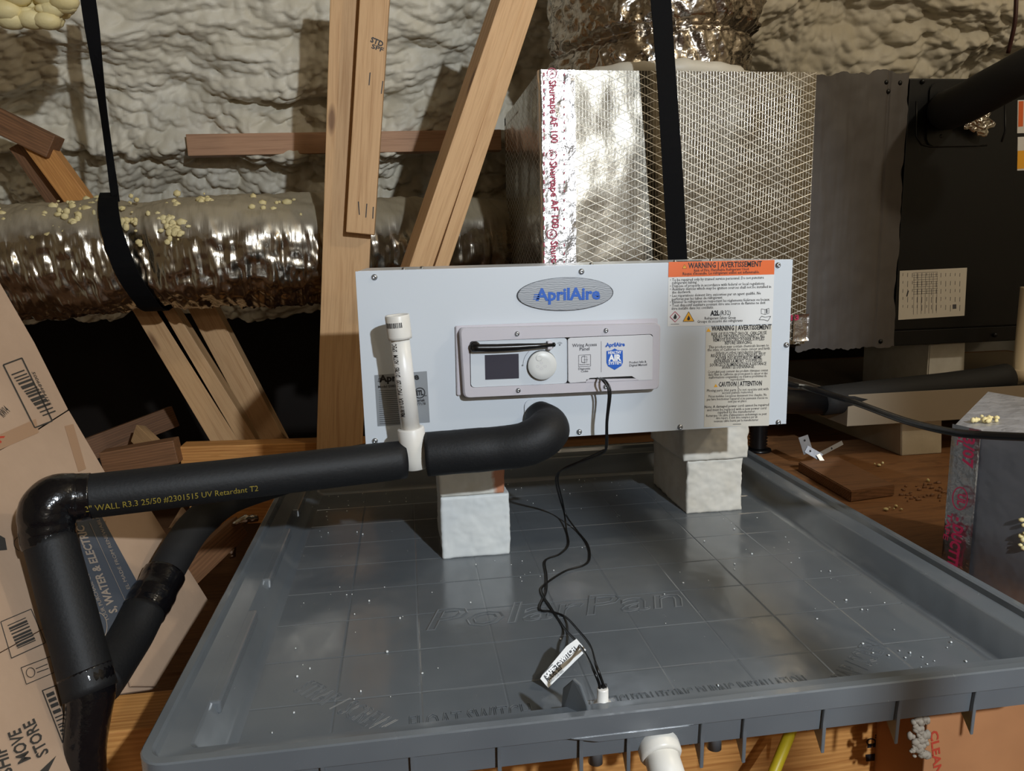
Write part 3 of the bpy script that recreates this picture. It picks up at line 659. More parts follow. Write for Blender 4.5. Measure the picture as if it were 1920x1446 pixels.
k = wordmark(Print(DF, .0003), c6(1352, 277), c6(1515, 270), .0064, .035)
k.poly([c6(*p) for p in ((1428, 290), (1452, 304), (1497, 306), (1499, 410), (1485, 440), (1428, 474), (1371, 442), (1358, 412), (1358, 312), (1400, 306))]); k.build('shield_emblem', M_BLUE, dr_, label='blue shield emblem and blue wordmark')
k = Print(DF, .0006).text(c6(1372, 338), c6(1486, 334), 'HEALTHY', .0044, .03).text(c6(1374, 396), c6(1484, 392), 'AIR', .0095, .05).text(c6(1374, 428), c6(1484, 424), 'SYSTEM', .0046, .03)
k.build('print', M_WHT, dr_, label='white lettering on the shield')
dsp = prism('display', [RP.hit(*c6(*p)) for p in ((315, 347), (605, 335), (608, 546), (320, 558))], (0, -.0005, 0), M_SCREEN, dh)
c = RP.hit(*c6(803, 432)); rk = (RP.hit(*c6(930, 430)).x-RP.hit(*c6(676, 434)).x)/2
lathe('knob_gap', [(rk, 0), (rk, .0006)], c, (0, -1, 0), M_BLK, dh, 40)
kn = lathe('control_knob', [(rk*.965, 0), (rk*.965, .006), (rk*.93, .0072), (rk*.5, .0074), (.0002, .0074)], c, (0, -1, 0), M_KNOB, dh, 48)
c2 = c+V((-rk*.22, -.0073, rk*.52)); lathe('finger_dimple', [(.0055, 0), (.005, .0004), (.003, .0001), (.0002, 0)], c2, (0, -1, 0), M_KNOB, kn, 20)
k = Print(Plane((0, c.y-.0074, 0), (0, -1, 0)), .0002)
for a, b in ((-9, 2), (0, -8), (9, 1), (0, 8)): k.ring((1015+a*.8, 686+b*.7), 2.6, 2, .5, 10)
k.build('print', M_BEZ, kn)
k = Print(RP, .0005)
k.ring(c6(957, 262), 5.5, 5.5, .6, 10, 215, 325).ring(c6(957, 262), 3.6, 3.6, .6, 8, 215, 325).ring(c6(957, 260), 1, 1, .9, 8)
k.ring(c6(803, 432), 35, 35, .6, 14, 178, 228).ring(c6(638, 436), 1.2, 1.2, .8, 8); k.build('print', M_INKG, dh)
# antenna
AP = Plane((0, YH-.006, 0), (0, -1, 0))
sh = thing  # (antenna belongs to the control panel: a child)
an = tube('antenna', [AP.hit(*c6(*p)) for p in ((200, 285), (260, 286), (420, 284), (600, 277), (760, 268), (905, 258))], [.0062, .0062, .006, .0056, .0042, .0036], M_BLK, dh, 16)
lathe('antenna_pivot', [(.0075, 0), (.0085, .002), (.0085, .008), (.007, .010)], RP.hit(*c6(228, 272)), (0, -1, 0), M_BLK, an)
lathe('antenna_tip', [(.0036, 0), (.0034, .002), (.001, .0034)], AP.hit(*c6(905, 258)), (1, 0, .05), M_BLK, an)
box('antenna_clip', tuple(RP.hit(*c6(845, 295))+V((0, -.010, 0))), tuple(RP.hit(*c6(885, 222))+V((0, .001, 0))), M_BEZ, dh, .0012)
for p in ((592, 165), (1353, 137), (602, 650), (1350, 618)): screw(dh, HP.hit(*c6(*p)), (0, -1, 0), .004)
# ------------------------------------------------------------------ plenum box (foil faced duct board)
YP = 1.80
def PX(px, py, y=YP): return at(px, py, y=y)
xL, xR = PX(1015, 300).x, PX(1524, 300).x; zT, zB = PX(1015, 131).z, PX(1500, 645).z
DEP = .62
plen = thing('duct_plenum', ((xL+xR)/2, YP+DEP/2, zB), 'large foil faced duct board box with diamond scrim, behind the wide black strap', 'duct box')
def face(name, o, u, v, nu, nv, amp, mat, parent, seed=0):
    o, u, v = map(np.array, (o, u, v)); a = np.linspace(0, 1, nu)[:, None]; b = np.linspace(0, 1, nv)[None, :]
    n = np.cross(u, v); n = n/np.linalg.norm(n); U, L = a*np.linalg.norm(u), b*np.linalg.norm(v)
    h = amp*(fbm(U*5+seed, L*5, seed, 3)+.35*fbm(U*16, L*9+seed, 2, 2)) * np.minimum(1, np.minimum(np.minimum(a, 1-a), np.minimum(b, 1-b))*12)
    p = o+u*a[..., None]+v*b[..., None]+n*h[..., None]; return grid(name, p, mat, parent)
face('front_board', (xL, YP, zB), (xR-xL, 0, 0), (0, 0, zT-zB), 90, 90, .0022, M_SCRIM, plen)
face('side_board', (xL, YP+DEP, zB), (0, -DEP, 0), (0, 0, zT-zB), 60, 60, .004, M_SCRIM, plen, 4)
box('top_board', (xL, YP+.001, zT-.03), (xR, YP+DEP, zT), M_SCRIM, plen, .004)
box('bottom_board', (xL, YP+.001, zB), (xR, YP+DEP, zB+.03), M_SCRIM, plen, .004)
box('rear_board', (xL, YP+DEP-.03, zB), (xR, YP+DEP, zT), M_SCRIM, plen, .004)
# crumpled tape over the left front edge
def tape(name, x0, x1, y, z0, z1, wrap, parent, seed=0, amp=.0022, mat=None):
    m, n = 26, 150; P = np.zeros((m, n, 3)); zs = np.linspace(z0, z1, n)
    for i in range(m):
        s = i/(m-1)*(x1-x0+wrap)-wrap
        e = .0035*(vn(zs*30+seed, 1.5, 0) if i == m-1 else (vn(zs*30+seed, 9.5, 0) if i == 0 else 0))
        h = amp*(fbm(s*60+seed, zs*28, 1, 3)*.6+.5)+.0012
        if s < 0: P[i, :, 0] = x0-h-.0008; P[i, :, 1] = y-s+e
        else: P[i, :, 0] = x0+s+e; P[i, :, 1] = y-h-.001
        P[i, :, 2] = zs
    return grid(name, P, mat or M_TAPE, parent)
tp = tape('tape_strip', xL, xL+PX(1078, 300).x-PX(1015, 300).x, YP, zB, zT, .02, plen)
TPn = Plane((0, YP-.0080, 0), (0, -1, 0)); k = Print(TPn, .0)
for a, b, s, h in ((150, 268, 'Shurtape AF 100', .017), (302, 428, 'Shurtape AF 100', .017), (452, 570, 'Shurtape AF 100', .017)):
    k.text((1030+(a-150)*.01, a), (1034+(a-150)*.01, b), s, h, .02)
for y in (137, 290, 439): k.ring((1035, y), 9, 9, 1.6).text((1031, y-5), (1032, y+5), 'UL', .008, .03)
for a, b in ((135, 270), (285, 440), (455, 600)):
    for j in range(9):
        y = a+(b-a)*j/9; k.bar((1020, y), (1020.6, y+8), 2.2).bar((1058, y+2), (1058.4, y+7), 1.6)
k.build('print', M_RED, tp)
k = Print(Plane((0, YP-.004, 0), (0, -1, 0)), 0).text((1483, 601), (1498, 600), '13', .014, .03); k.build('print', M_RED, plen)
face('tape_patch', (PX(1484, 640).x, YP-.005, PX(1484, 640).z), (.045, 0, 0), (0, 0, .07), 20, 20, .003, M_TAPE, plen, 9)
# ------------------------------------------------------------------ mastic covered collar and air handler
YA = 1.83; xM = PX(1692, 300, YA).x
mas = thing('duct_collar', ((xR+xM)/2, YA+.25, zB), 'duct collar smeared with dark grey mastic between the foil box and black air handler', 'duct collar')
n, m = 90, 120; a = np.linspace(0, 1, n)[:, None]; b = np.linspace(0, 1, m)[None, :]
xl = xR-.008+.006*fbm(b*14, 1.5, 0, 3); xr = xM+.006*fbm(b*9, 7.5, 0, 3)
zt = PX(1600, 138, YA).z+.008*fbm(a*9, 2.5, 0, 3); zb = PX(1560, 655, YA).z+.010*fbm(a*10, 5.5, 0, 3)
P = np.zeros((n, m, 3)); P[..., 0] = xl+(xr-xl)*a; P[..., 2] = zb+(zt-zb)*b
P[..., 1] = YA-.006-.0009*fbm(P[..., 0]*60, P[..., 2]*5, 0, 3)-.0014*fbm(P[..., 0]*18, P[..., 2]*14, 3, 3)+.004*np.exp(-((P[..., 0]-PX(1650, 400, YA).x)/.0025)**2)
grid('mastic_coat', P, M_MAST, mas)
box('collar_body', (xR+.001, YA+.001, PX(1560, 652, YA).z), (xM+.0, YA+.5, PX(1600, 142, YA).z), M_MAST, mas, .004)
xE = PX(2250, 400, YA).x; zAT, zAB = PX(1800, 146, YA).z, PX(1760, 645, YA).z
ah = thing('air_handler', ((xM+xE)/2, YA+.3, zAB), 'big black steel air handler cabinet at the right edge with a white rating label', 'air handler')
box('cabinet', (xM+.002, YA+.006, zAB), (xE, YA+.6, zAT), M_AHU, ah, .004)
zS = PX(1760, 615, YA).z
box('access_panel', (xM+.004, YA-.004, zS), (xE-.002, YA+.005, zAT-.004), M_AHU, ah, .002)
box('base_rail', (xM+.004, YA-.002, zAB), (xE-.002, YA+.005, zS-.003), M_AHU, ah, .002)
AF = Plane((0, YA-.004, 0), (0, -1, 0))
pc = AF.hit(1795, 215); prism('knockout_plate', [(pc.x+x, YA-.004, pc.z+z) for x, z in rpoly(0, 0, .085, .078, .02)], (0, -.005, 0), M_AHU, ah, .0015)
tube('pressed_rib', [AF.hit(*p) for p in ((1718, 190), (1718, 255), (1728, 271), (1745, 275), (1850, 272))], .003, M_AHU, ah, 8)
tube('pressed_rib', [AF.hit(*p) for p in ((1884, 195), (1885, 245), (1878, 266))], .0026, M_AHU, ah, 8)
for p in ((1660, 155), (1686, 156), (1729, 153), (1762, 256), (1650, 640), (1865, 628), (1664, 172)):
    lathe('screw', [(.006, -.006), (.006, .002), (.004, .004), (.0002, .0045)], AF.hit(*p)+V((0, -.002, 0)), (0, -1, 0), M_AHU, ah, 12)
# rating label
rl = prism('rating_label', [AF.hit(*p) for p in ((1687, 508), (1813, 502), (1808, 592), (1684, 600))], (0, -.0006, 0), M_LBL, ah)
k = Print(Plane((0, YA-.0046, 0), (0, -1, 0)), .0003); r = random.Random(4)
for i in range(7): x = 1714+i*7.2; k.bar((x, 513-i*.3), (x-1.5, 590-i*.5), .55)
for i in range(10): y = 512+i*4.4; k.bar((1712, y), (1758, y-2), .5)
for i in range(13):
    x = 1693+i*8.9
    for j in range(5): y = 512+j*15; k.bar((x, y), (x-.3, y+r.uniform(4, 12)), .8)
k.poly([(1786, 571), (1793, 570.6), (1793, 579), (1786, 579.5)]); k.bar((1700, 556), (1703, 545), 2.5); k.build('print', M_INKG, rl)
for c_, a, b in (('e', 188, 250), ('c', 257, 320)):
    q = prism('hazard_label', [AF.hit(*p) for p in ((1908, a), (1990, a-3), (1990, b-3), (1907, b))], (0, -.0006, 0), M_LBLW, ah)
    kk = Print(Plane((0, YA-.0046, 0), (0, -1, 0)), .0003)
    if c_ == 'e': kk.poly([(1910, a+2), (1919, a+1.5), (1918, b-13), (1909, b-12)]); kk.build('print', M_ORG, q)
    else: kk.poly([(1908, a+26), (1921, a+25), (1920, b-4), (1907, b-3)]); kk.build('print', M_YEL, q)
# ------------------------------------------------------------------ thick insulated refrigerant line
rl_ = thing('refrigerant_line', at(1770, 205, y=1.78), 'thick black insulated pipe rising out of the air handler at the upper right', 'pipe')
pth = catmull([at(1775, 205, y=1.86), at(1785, 203, y=1.76), at(1815, 190, y=1.68), at(1880, 155, y=1.60), at(1950, 118, y=1.54), at(2050, 70, y=1.48)], 8)
tube('insulation_sleeve', pth, lambda t: .050-.006*t, M_INSD, rl_, 24, fn=lambda i, a, p: .04*mnoise.noise(p*20))
n = 26; P = np.zeros((n, n, 3)); c = at(1822, 214, y=1.80)
for i in range(n):
    for j in range(n):
        t = j/(n-1); a = math.radians(195+170*i/(n-1)); rr = .048*t*(1+.1*math.sin(i*1.3)); rr2 = rr*(1.3 if abs(i-17) < 5 else .9)
        P[i, j] = (c.x+.01+rr2*math.cos(a), 1.80+.008*mnoise.noise((i*.7, j*.5, 0))-.012*(1-t), c.z+rr2*math.sin(a)*.95)
grid('foil_wrap', P, M_FOIL, rl_)
# ------------------------------------------------------------------ under the air handler
y0_ = at(1690, 855, z=-.0078).y
blk = tag(prism('foam_riser', [(at(1690, 855, z=-.0078).x, y0_, -.0078), (at(1766, 850, y=y0_).x, y0_, -.0078), (at(1766, 790, y=y0_).x, y0_, at(1690, 790, y=y0_).z), (at(1690, 790, y=y0_).x, y0_, at(1690, 790, y=y0_).z)], (0, 1.1, 0), M_CREAMF, None, .002), 'long cream foam board riser on the plywood under the tan metal tray', 'foam block')
zr_ = at(1690, 790, y=y0_).z+.0006; zr2 = at(1700, 735, y=y0_-.02).z
xa_ = at(1589, 780, y=y0_-.02).x
tr = thing('metal_tray', (xa_+.5, y0_+.4, zr_), 'long tan metal tray edge below the air handler behind the black cord', 'tray')
box('tray_front', (xa_, y0_-.02, zr_), (2.4, y0_-.017, zr2), M_TAN, tr, .0006); box('tray_side', (xa_, y0_-.017, zr_), (xa_+.003, y0_+1.0, zr2), M_TAN, tr, .0006)
box('tray_bottom', (xa_+.003, y0_-.017, zr_), (2.4, y0_+1.0, zr_+.003), M_TAN, tr, 0)
tag(prism('foam_spacer', [PX(1740, 700, YA+.04)+V((0, 0, -.09)), PX(1811, 700, YA+.04)+V((0, 0, -.09)), PX(1811, 636, YA+.04), PX(1743, 646, YA+.04)], (0, .3, 0), M_EPS, None, .003), 'pale foam spacer wedged between the air handler and the black drain pipe', 'foam block')
# spring isolator
c = at(1421, 846, z=-.0095); sp = thing('spring_foot', c, 'black ribbed rubber foot on the plywood behind the right foam blocks', 'rubber foot')
lathe('ribbed_body', [(v, .008+i*.0042) for i, v in enumerate([.020, .024]*9)], c, (0, 0, 1), M_BLK, sp); lathe('foot_plate', [(.034, 0), (.034, .007), (.028, .009)], c, (0, 0, 1), M_BLK, sp)
# ------------------------------------------------------------------ AHU condensate line
r2 = thing('air_handler_drain_line', at(1890, 708, y=1.74), 'black insulated drain line from white elbow at right, passing behind the cabinet to lower left', 'pipe')
pa = catmull([at(1888, 708, y=1.72), at(1800, 722, y=1.72), at(1660, 738, y=1.71), at(1540, 752, y=1.70)], 6)
tube('insulation_sleeve', pa, .037, M_INSD, r2, 20, fn=lambda i, a, p: .03*mnoise.noise(p*15))
tube('black_pipe', [at(1540, 755, y=1.70), at(1440, 752, y=1.68), at(1100, 790, y=1.60), at(800, 835, y=1.5)], .030, M_BLK, r2, 20)
tube('insulation_sleeve', catmull([at(800, 835, y=1.5), at(640, 868, y=1.42), at(520, 903, y=1.34), at(430, 935, y=1.29), at(368, 985, y=1.24), at(330, 1040, y=1.18), at(298, 1098, y=1.13)], 8), .0275, M_INSD, r2, 22, fn=lambda i, a, p: .03*mnoise.noise(p*18))
tube('tape_wrap', catmull([at(308, 1078, y=1.15), at(290, 1112, y=1.12), at(268, 1150, y=1.09)], 10), .0315, M_VTAPE, r2, 26, fn=lambda i, a, p: .08*mnoise.noise(p*45)+.04*mnoise.noise(p*110))
tube('insulation_sleeve', catmull([at(270, 1146, y=1.09), at(243, 1195, y=1.05), at(210, 1245, y=1.0), at(183, 1285, y=.96)], 8), .0305, M_INS, r2, 22, fn=lambda i, a, p: .03*mnoise.noise(p*18))
c = at(1905, 705, y=1.72)
lathe('white_elbow', [(.016, 0), (.0205, .002), (.0205, .035), (.019, .045)], at(1884, 708, y=1.72), (1, 0, .05), M_PVCB, r2)
lathe('elbow_socket', [(.017, 0), (.026, .004), (.027, .03), (.024, .032), (.0185, .033), (.0185, .24), (.0187, .245)], at(1912, 715, y=1.715), (.0, .0, 1), M_PVCB, r2)
# ------------------------------------------------------------------ dehumidifier drain with standpipe
dl = thing('condensate_drain', at(780, 840, y=1.112), 'black insulated condensate drain with white capped standpipe, crossing the lower left front', 'pipe')
c0 = FP.hit(1009, 775)
pth = catmull([c0+V((0, .0, -.003)), c0+V((.010, -.035, -.012)), at(1020, 815, y=1.107), at(985, 833, y=1.10), at(930, 841, y=1.105), at(870, 846, y=1.107), at(800, 852, y=1.112)], 9)
tube('insulation_sleeve', pth, lambda t: .024+.0105*min(1, t*4)-.0005*t, M_INS, dl, 30, fn=lambda i, a, p: .035*mnoise.noise(p*22)+.01*mnoise.noise(p*90), label='thick soft black elbow sleeve at the cabinet outlet')
lathe('outlet_stub', [(.014, 0), (.014, .03)], c0, (0, -1, 0), M_BLK, dl)
A_, B_ = at(757, 862, y=1.112), at(140, 934, y=1.0)
tube('insulation_sleeve', [A_+(B_-A_)*t for t in np.linspace(0, 1, 40)], lambda t: .0292, M_INS, dl, 30, fn=lambda i, a, p: .02*mnoise.noise(p*16)+(.01*mnoise.noise(V((p.x*200, p.z*30, a*3))) if i < 12 else 0))
EL = at(98, 950, y=.985)
tube('tape_wrap', catmull([A_+(B_-A_)*.955, B_, at(108, 936, y=.99), at(88, 958, y=.98), at(90, 1000, y=.975), at(94, 1022, y=.97)], 10), lambda t: .0300+.0025*math.sin(t*PI), M_VTAPE, dl, 30, fn=lambda i, a, p: .06*mnoise.noise(p*38)+.035*mnoise.noise(p*95), label='glossy black tape wrapped round the elbow')
v0, v1 = at(93, 1010, y=.972), at(170, 1300, y=.90)
tube('insulation_sleeve', [v0+(v1-v0)*t for t in np.linspace(0, 1, 24)], .0305, M_INS, dl, 28, fn=lambda i, a, p: .02*mnoise.noise(p*16))
tube('tape_wrap', catmull([v0+(v1-v0)*.86, v1, at(160, 1390, y=.885), at(155, 1500, y=.875)], 8), lambda t: .031-.0065*min(1, t*1.6), M_VTAPE, dl, 28, fn=lambda i, a, p: .05*mnoise.noise(p*35)+.02*mnoise.noise(p*90), label='black taped lower end of the drain')
lathe('tee_fitting', [(.0165, -.028), (.0195, -.026), (.0205, -.01), (.0205, .034), (.0195, .036), (.0160, .036)], at(776, 845, y=1.112), at(771, 810, y=1.112)-at(776, 845, y=1.112), M_PVC, dl, 32)
tube('tee_arm', [at(752, 855, y=1.112), at(805, 849, y=1.112)], .0185, M_PVC, dl, 24)
sA, sB = at(771, 812, y=1.112), at(745.5, 600, y=1.107)
lathe('standpipe', [(.0142, 0), (.0142, (sB-sA).length-.004)], sA, sB-sA, M_PVC, dl, 32)
ax = (sB-sA).normalized(); lathe('pipe_cap', [(.0150, -.0285), (.0178, -.0282), (.0180, -.024), (.0180, .0055), (.0172, .0075), (.0150, .0070), (.0140, .0055), (.0001, .006)], sB, ax, M_PVC, dl, 32)
def cyl_text(name, s, c, ax, rad, p0, p1, h, mat, parent, bold=0, bars=None, seed=1, px_ref=None):
    """lettering wrapped on a cylinder: p0,p1 pixels of the baseline, c a point on the axis"""
    ax = ax.normalized()
    def surf(px, py):
        d = ray(px, py).normalized(); o = CAM-c; dd = d-ax*d.dot(ax); oo = o-ax*o.dot(ax)
        A, B, C = dd.dot(dd), 2*dd.dot(oo), oo.dot(oo)-rad*rad; D = max(B*B-4*A*C, 0)
        return CAM+d*((-B-math.sqrt(D))/(2*A))
    a, b = surf(*p0), surf(*p1); e1 = (a-c)-ax*(a-c).dot(ax); e1.normalize(); sgn = 1 if (b-a).dot(ax) > 0 else -1
    L = abs((b-a).dot(ax)); upv = (ax*sgn).cross(e1)*-1
    # up on the surface: rotate round the axis
    if bars:
        vs, fs = [], []; r = random.Random(seed); t = 0
        while t < 1:
            wd = r.choice((.012, .02, .035)); n = len(vs); vs += [(t, 0, 0), (min(t+wd, 1), 0, 0), (min(t+wd, 1), .7, 0), (t, .7, 0)]; fs.append((n, n+1, n+2, n+3)); t += wd+r.choice((.012, .02, .03))
    else: vs, fs = textmesh(s, bold)
    x0 = min(v[0] for v in vs); x1 = max(v[0] for v in vs); out = []
    side = e1.cross(ax*sgn)     # tangential direction
    n_ = -1
    for v in vs:
        u = (v[0]-x0)/(x1-x0)*L; th = v[1]/.7*h/rad
        out.append(c+ax*((a-c).dot(ax)+u*sgn)+(e1*math.cos(th)+side*math.sin(th))*(rad+.0006))
    return fromdata(name, out, fs, mat, parent)
axp = B_-A_
cyl_text('print', '10 x 1/2" WALL R3.3 25/50 #2301515 UV Retardant T2', A_, axp, .0297, (112, 966), (482, 889), .0088, simple('yellow_print', '8a7a30', .5), dl, .0)
cyl_text('print', "Made in USA   PVC-1120   D1785   ASTM   SPEC", sA, sB-sA, .0142, (760, 782), (745.5, 645), .0085, M_INK, dl, .01)
# barcode on the cap runs round it
vs, fs = [], []; r = random.Random(4); e = (V((0, -1, 0))-ax*V((0, -1, 0)).dot(ax)).normalized(); f = ax.cross(e); t = -72.
while t < 18:
    wd = r.choice((1.5, 3, 4.5)); n = len(vs)
    for a_ in (t, t+wd):
        d_ = e*math.cos(math.radians(a_))+f*math.sin(math.radians(a_)); vs += [sB+d_*.0183+ax*-.010, sB+d_*.0183+ax*-.0025]
    fs.append((n, n+2, n+3, n+1)); t += wd+r.choice((1.5, 3))
fromdata('barcode', vs, fs, M_INK, dl)
# ------------------------------------------------------------------ wires of the float switch
fs_t = thing('float_switch', at(1130, 1325, z=.03), 'small white float switch at the front rim, with two thin black wires and paper tag', 'float switch')
def wire(pts): return tube('wire', catmull(pts, 6), .0016, M_WIRE, fs_t, 8)
yz = YF+.045
def fl_(px, py, z=.003): return at(px, py, z=z)
top = [at(1120, 709, y=1.148), at(1130, 714, y=1.125), at(1141, 735, y=1.118), at(1137, 790, y=1.12), at(1136, 835, y=1.13), at(1130, 850, y=1.16), at(1087, 868, y=1.22), at(1050, 884, y=1.27), at(1042, 902, y=1.30), at(1050, 937, y=1.36), fl_(1058, 963, .02)]
top2 = [at(1126, 709, y=1.148), at(1137, 716, y=1.127), at(1145, 737, y=1.12), at(1139, 790, y=1.122), at(1138, 838, y=1.132), at(1128, 846, y=1.16), at(1090, 864, y=1.22), at(1054, 881, y=1.27), at(1046, 900, y=1.30), at(1054, 937, y=1.36), fl_(1061, 965, .02)]
sw = at(1127, 1283, y=yz)
wire(top+[fl_(*p) for p in ((1062, 994), (1066, 1021), (1050, 1039), (1023, 1051), (1025, 1080), (1024, 1110), (1012, 1142), (1034, 1147), (1060, 1157))]+[at(1084, 1182, z=.02), at(1106, 1210, z=.045), at(1117, 1246, y=yz+.01), sw+V((.002, 0, 0)), sw+V((.002, 0, -.01))])
wire(top2+[fl_(*p) for p in ((1081, 994), (1102, 1021), (1106, 1047), (1095, 1060), (1060, 1071), (1021, 1097), (1016, 1112), (1030, 1135), (1058, 1178))]+[at(1078, 1200, z=.03), at(1098, 1227, z=.05), at(1112, 1255, y=yz+.01), sw+V((-.002, 0, 0)), sw+V((-.002, 0, -.01))])
sb = at(1130, 1290, y=yz)
lathe('switch_body', [(.0055, 0), (.0062, .002), (.0062, .016), (.0098, .018), (.0108, .026), (.0098, .031), (.006, .032)], sb, (0, 0, -1), M_PVC, fs_t)
lathe('float', [(.008, .036), (.008, .050)], sb, (0, 0, -1), M_PVC, fs_t)
c = sb+V((0, 0, -.027)); box('clear_plate', (c.x-.028, c.y-.018, c.z), (c.x+.018, c.y+.018, c.z+.002), M_CLEAR, fs_t, .0004)
for dx in (-.004, 0, .004): lathe('wire_seal', [(.0016, 0), (.0016, .004)], sb+V((dx*.8, 0, 0)), (0, 0, 1), M_BLK, fs_t, 10)
c = at(1078, 1330, y=YF+.03)
prism('mounting_tab', [(c.x+dx, YF+dy, z) for dx, dy, z in ((.012, .016, .030), (.010, .018, .060), (.004, .024, .080), (-.002, .030, .084), (-.010, .044, .066), (-.012, .048, .030))], (.003, .003, 0), M_PAN, fs_t, .0006)
# paper tag, standing on the wires
o = at(1078, 1200, z=.045); TG = Plane(o, (.15, -.8, .55))
tg = prism('paper_tag', [TG.hit(*p) for p in ((1013, 1273), (1017, 1266), (1062, 1212), (1081, 1198), (1099, 1219), (1094, 1225), (1028, 1290))], TG.n*-.0005, M_LBLW, fs_t)
k = Print(TG, .0003).poly([(1019, 1268), (1076, 1212), (1082, 1218), (1024, 1275)]); k.text((1027, 1279), (1054, 1254), 'MODEL SS3', .006, .03).text((1030, 1283), (1057, 1259), 'Product Code 0002', .0025, 0).bar((1019, 1263), (1036, 1246), 1.5); k.build('print', M_INK, tg)
Print(TG, .0006).text((1025, 1272), (1079, 1219), 'SAFE-T-SWITCH', .0058, .04).build('print', M_WHT, tg)
# power cord
tag(tube('power_cord', catmull([V((BX1-.01, BY+.12, at(1478, 722, y=BY).z)), at(1492, 723, y=1.25), at(1520, 729, y=1.2), at(1600, 754, y=1.14), at(1700, 790, y=1.0), at(1790, 811, y=.90), at(1860, 817, y=.85), at(1960, 822, y=.80), at(2060, 835, y=.76)], 10), .0054, M_BLK, None, 14), 'thick glossy black power cord sagging from the cabinet to the right edge', 'cord')
# ------------------------------------------------------------------ straps
def ribbon(name, pts, wv, th, mat, parent=None, **k):
    """pts: list of centres, wv: list of half width vectors"""
    bm = bmesh.new(); rows = []
    for i, (p, w_) in enumerate(zip(pts, wv)):
        t = (pts[min(i+1, len(pts)-1)]-pts[max(i-1, 0)]).normalized(); n = t.cross(w_).normalized()*th/2
        rows.append([bm.verts.new(q) for q in (p-w_-n, p+w_-n, p+w_+n, p-w_+n)])
    for a, b in zip(rows, rows[1:]):
        for j in range(4): bm.faces.new((a[j], a[(j+1) % 4], b[(j+1) % 4], b[j]))
    bm.faces.new(rows[0][::-1]); bm.faces.new(rows[-1]); return frombm(name, bm, mat, parent, **k)
pts = [at(1236+t*36+2*math.sin(t*3), -40+t*560, y=1.71) for t in np.linspace(0, 1, 24)]
tag(ribbon('wide_strap', pts, [V((.0245-.002*t, .004*math.sin(t*6), 0)) for t in np.linspace(0, 1, 24)], .002, M_STRAP), 'wide black webbing strap hanging in front of the foil duct box', 'strap')
# left flexible duct
R_ = .150
def flexduct(name, path, rad, mat, parent, seg, n, seed, amp=1.):
    path = [V(p) for p in path]; fr = frames(path); n = len(fr)
    A = np.linspace(0, 2*PI, seg, endpoint=False)[None, :]; Sx = np.cumsum([0]+[(path[i+1]-path[i]).length for i in range(n-1)])[:, None]
    ca, sa = np.cos(A), np.sin(A)
    tw = Sx+.02*vn(ca*2+5+Sx, sa*2+9, seed)
    h = .006*fbm(tw*70+seed, ca*2.2+7, sa*2.2+7, 3)*(.25+.75*(.5-.5*ca)) + .012*fbm(Sx*7+seed, ca*1.6+3, sa*1.6+3, 3) + .004*fbm(Sx*90, ca*9+12, sa*9+12, 2)*(.4-.4*ca)
    rr = np.array([rad(s) if callable(rad) else rad for s in Sx[:, 0]])[:, None]*(1)+h*amp
    C = np.array([f[0] for f in fr]); U = np.array([f[2] for f in fr]); W = np.array([f[3] for f in fr])
    P = C[:, None, :]+(U[:, None, :]*ca[..., None]+W[:, None, :]*sa[..., None])*rr[..., None]
    return grid(name, P, mat, parent, True, wrapj=True)
YD = 2.16
cc = catmull([at(-260, 520, y=YD), at(-20, 500, y=YD), at(120, 490, y=YD), at(290, 476, y=YD), at(450, 470, y=YD), at(620, 468, y=YD+.06), at(800, 462, y=YD+.22), at(960, 455, y=YD+.38)], 55)
zc = cc[180].z
M_FD = foil('dusty_foil_sleeve', 'b8b0a2', .24, 90, .35, .003, ('948870', .045, .105))
fd = thing('flexible_duct', at(300, 480, y=YD), 'large horizontal foil wrapped flexible duct at left, dusty on top with foam splashes', 'duct')
pinch = lambda s: R_*(1-.10*math.exp(-((s-PIN)/.05)**2))
PIN = sum((cc[i+1]-cc[i]).length for i in range(min(range(len(cc)), key=lambda i: abs(cc[i].x-at(285, 480, y=YD).x))))
flexduct('foil_sleeve', cc, pinch, M_FD, fd, 150, 0, 2)
r = random.Random(8); pts = []
def on_duct(px, py):
    c = min(cc, key=lambda q: abs(q.x-at(px, py, y=YD-.1).x)); d = ray(px, py).normalized(); o = CAM-c; dd = V((0, d.y, d.z)); oo = V((0, o.y, o.z))
    A, B, C = dd.dot(dd), 2*dd.dot(oo), oo.dot(oo)-(R_+.004)**2; D = B*B-4*A*C
    return None if D < 0 else CAM+d*((-B-math.sqrt(D))/(2*A))
for cx_, cy2, sx_, sy2, n_ in ((70, 395, 60, 18, 40), (190, 380, 40, 14, 50), (320, 400, 20, 12, 20), (325, 425, 12, 16, 40), (380, 378, 14, 8, 12), (510, 380, 30, 12, 10), (240, 430, 20, 20, 20), (20, 440, 30, 20, 10)):
    for _ in range(n_):
        q = on_duct(cx_+r.gauss(0, sx_), cy2+r.gauss(0, sy2))
        if q: pts.append(q)
blobs('foam_splashes', pts, M_FOAMY, fd, (.003, .012), .05, seed=2)
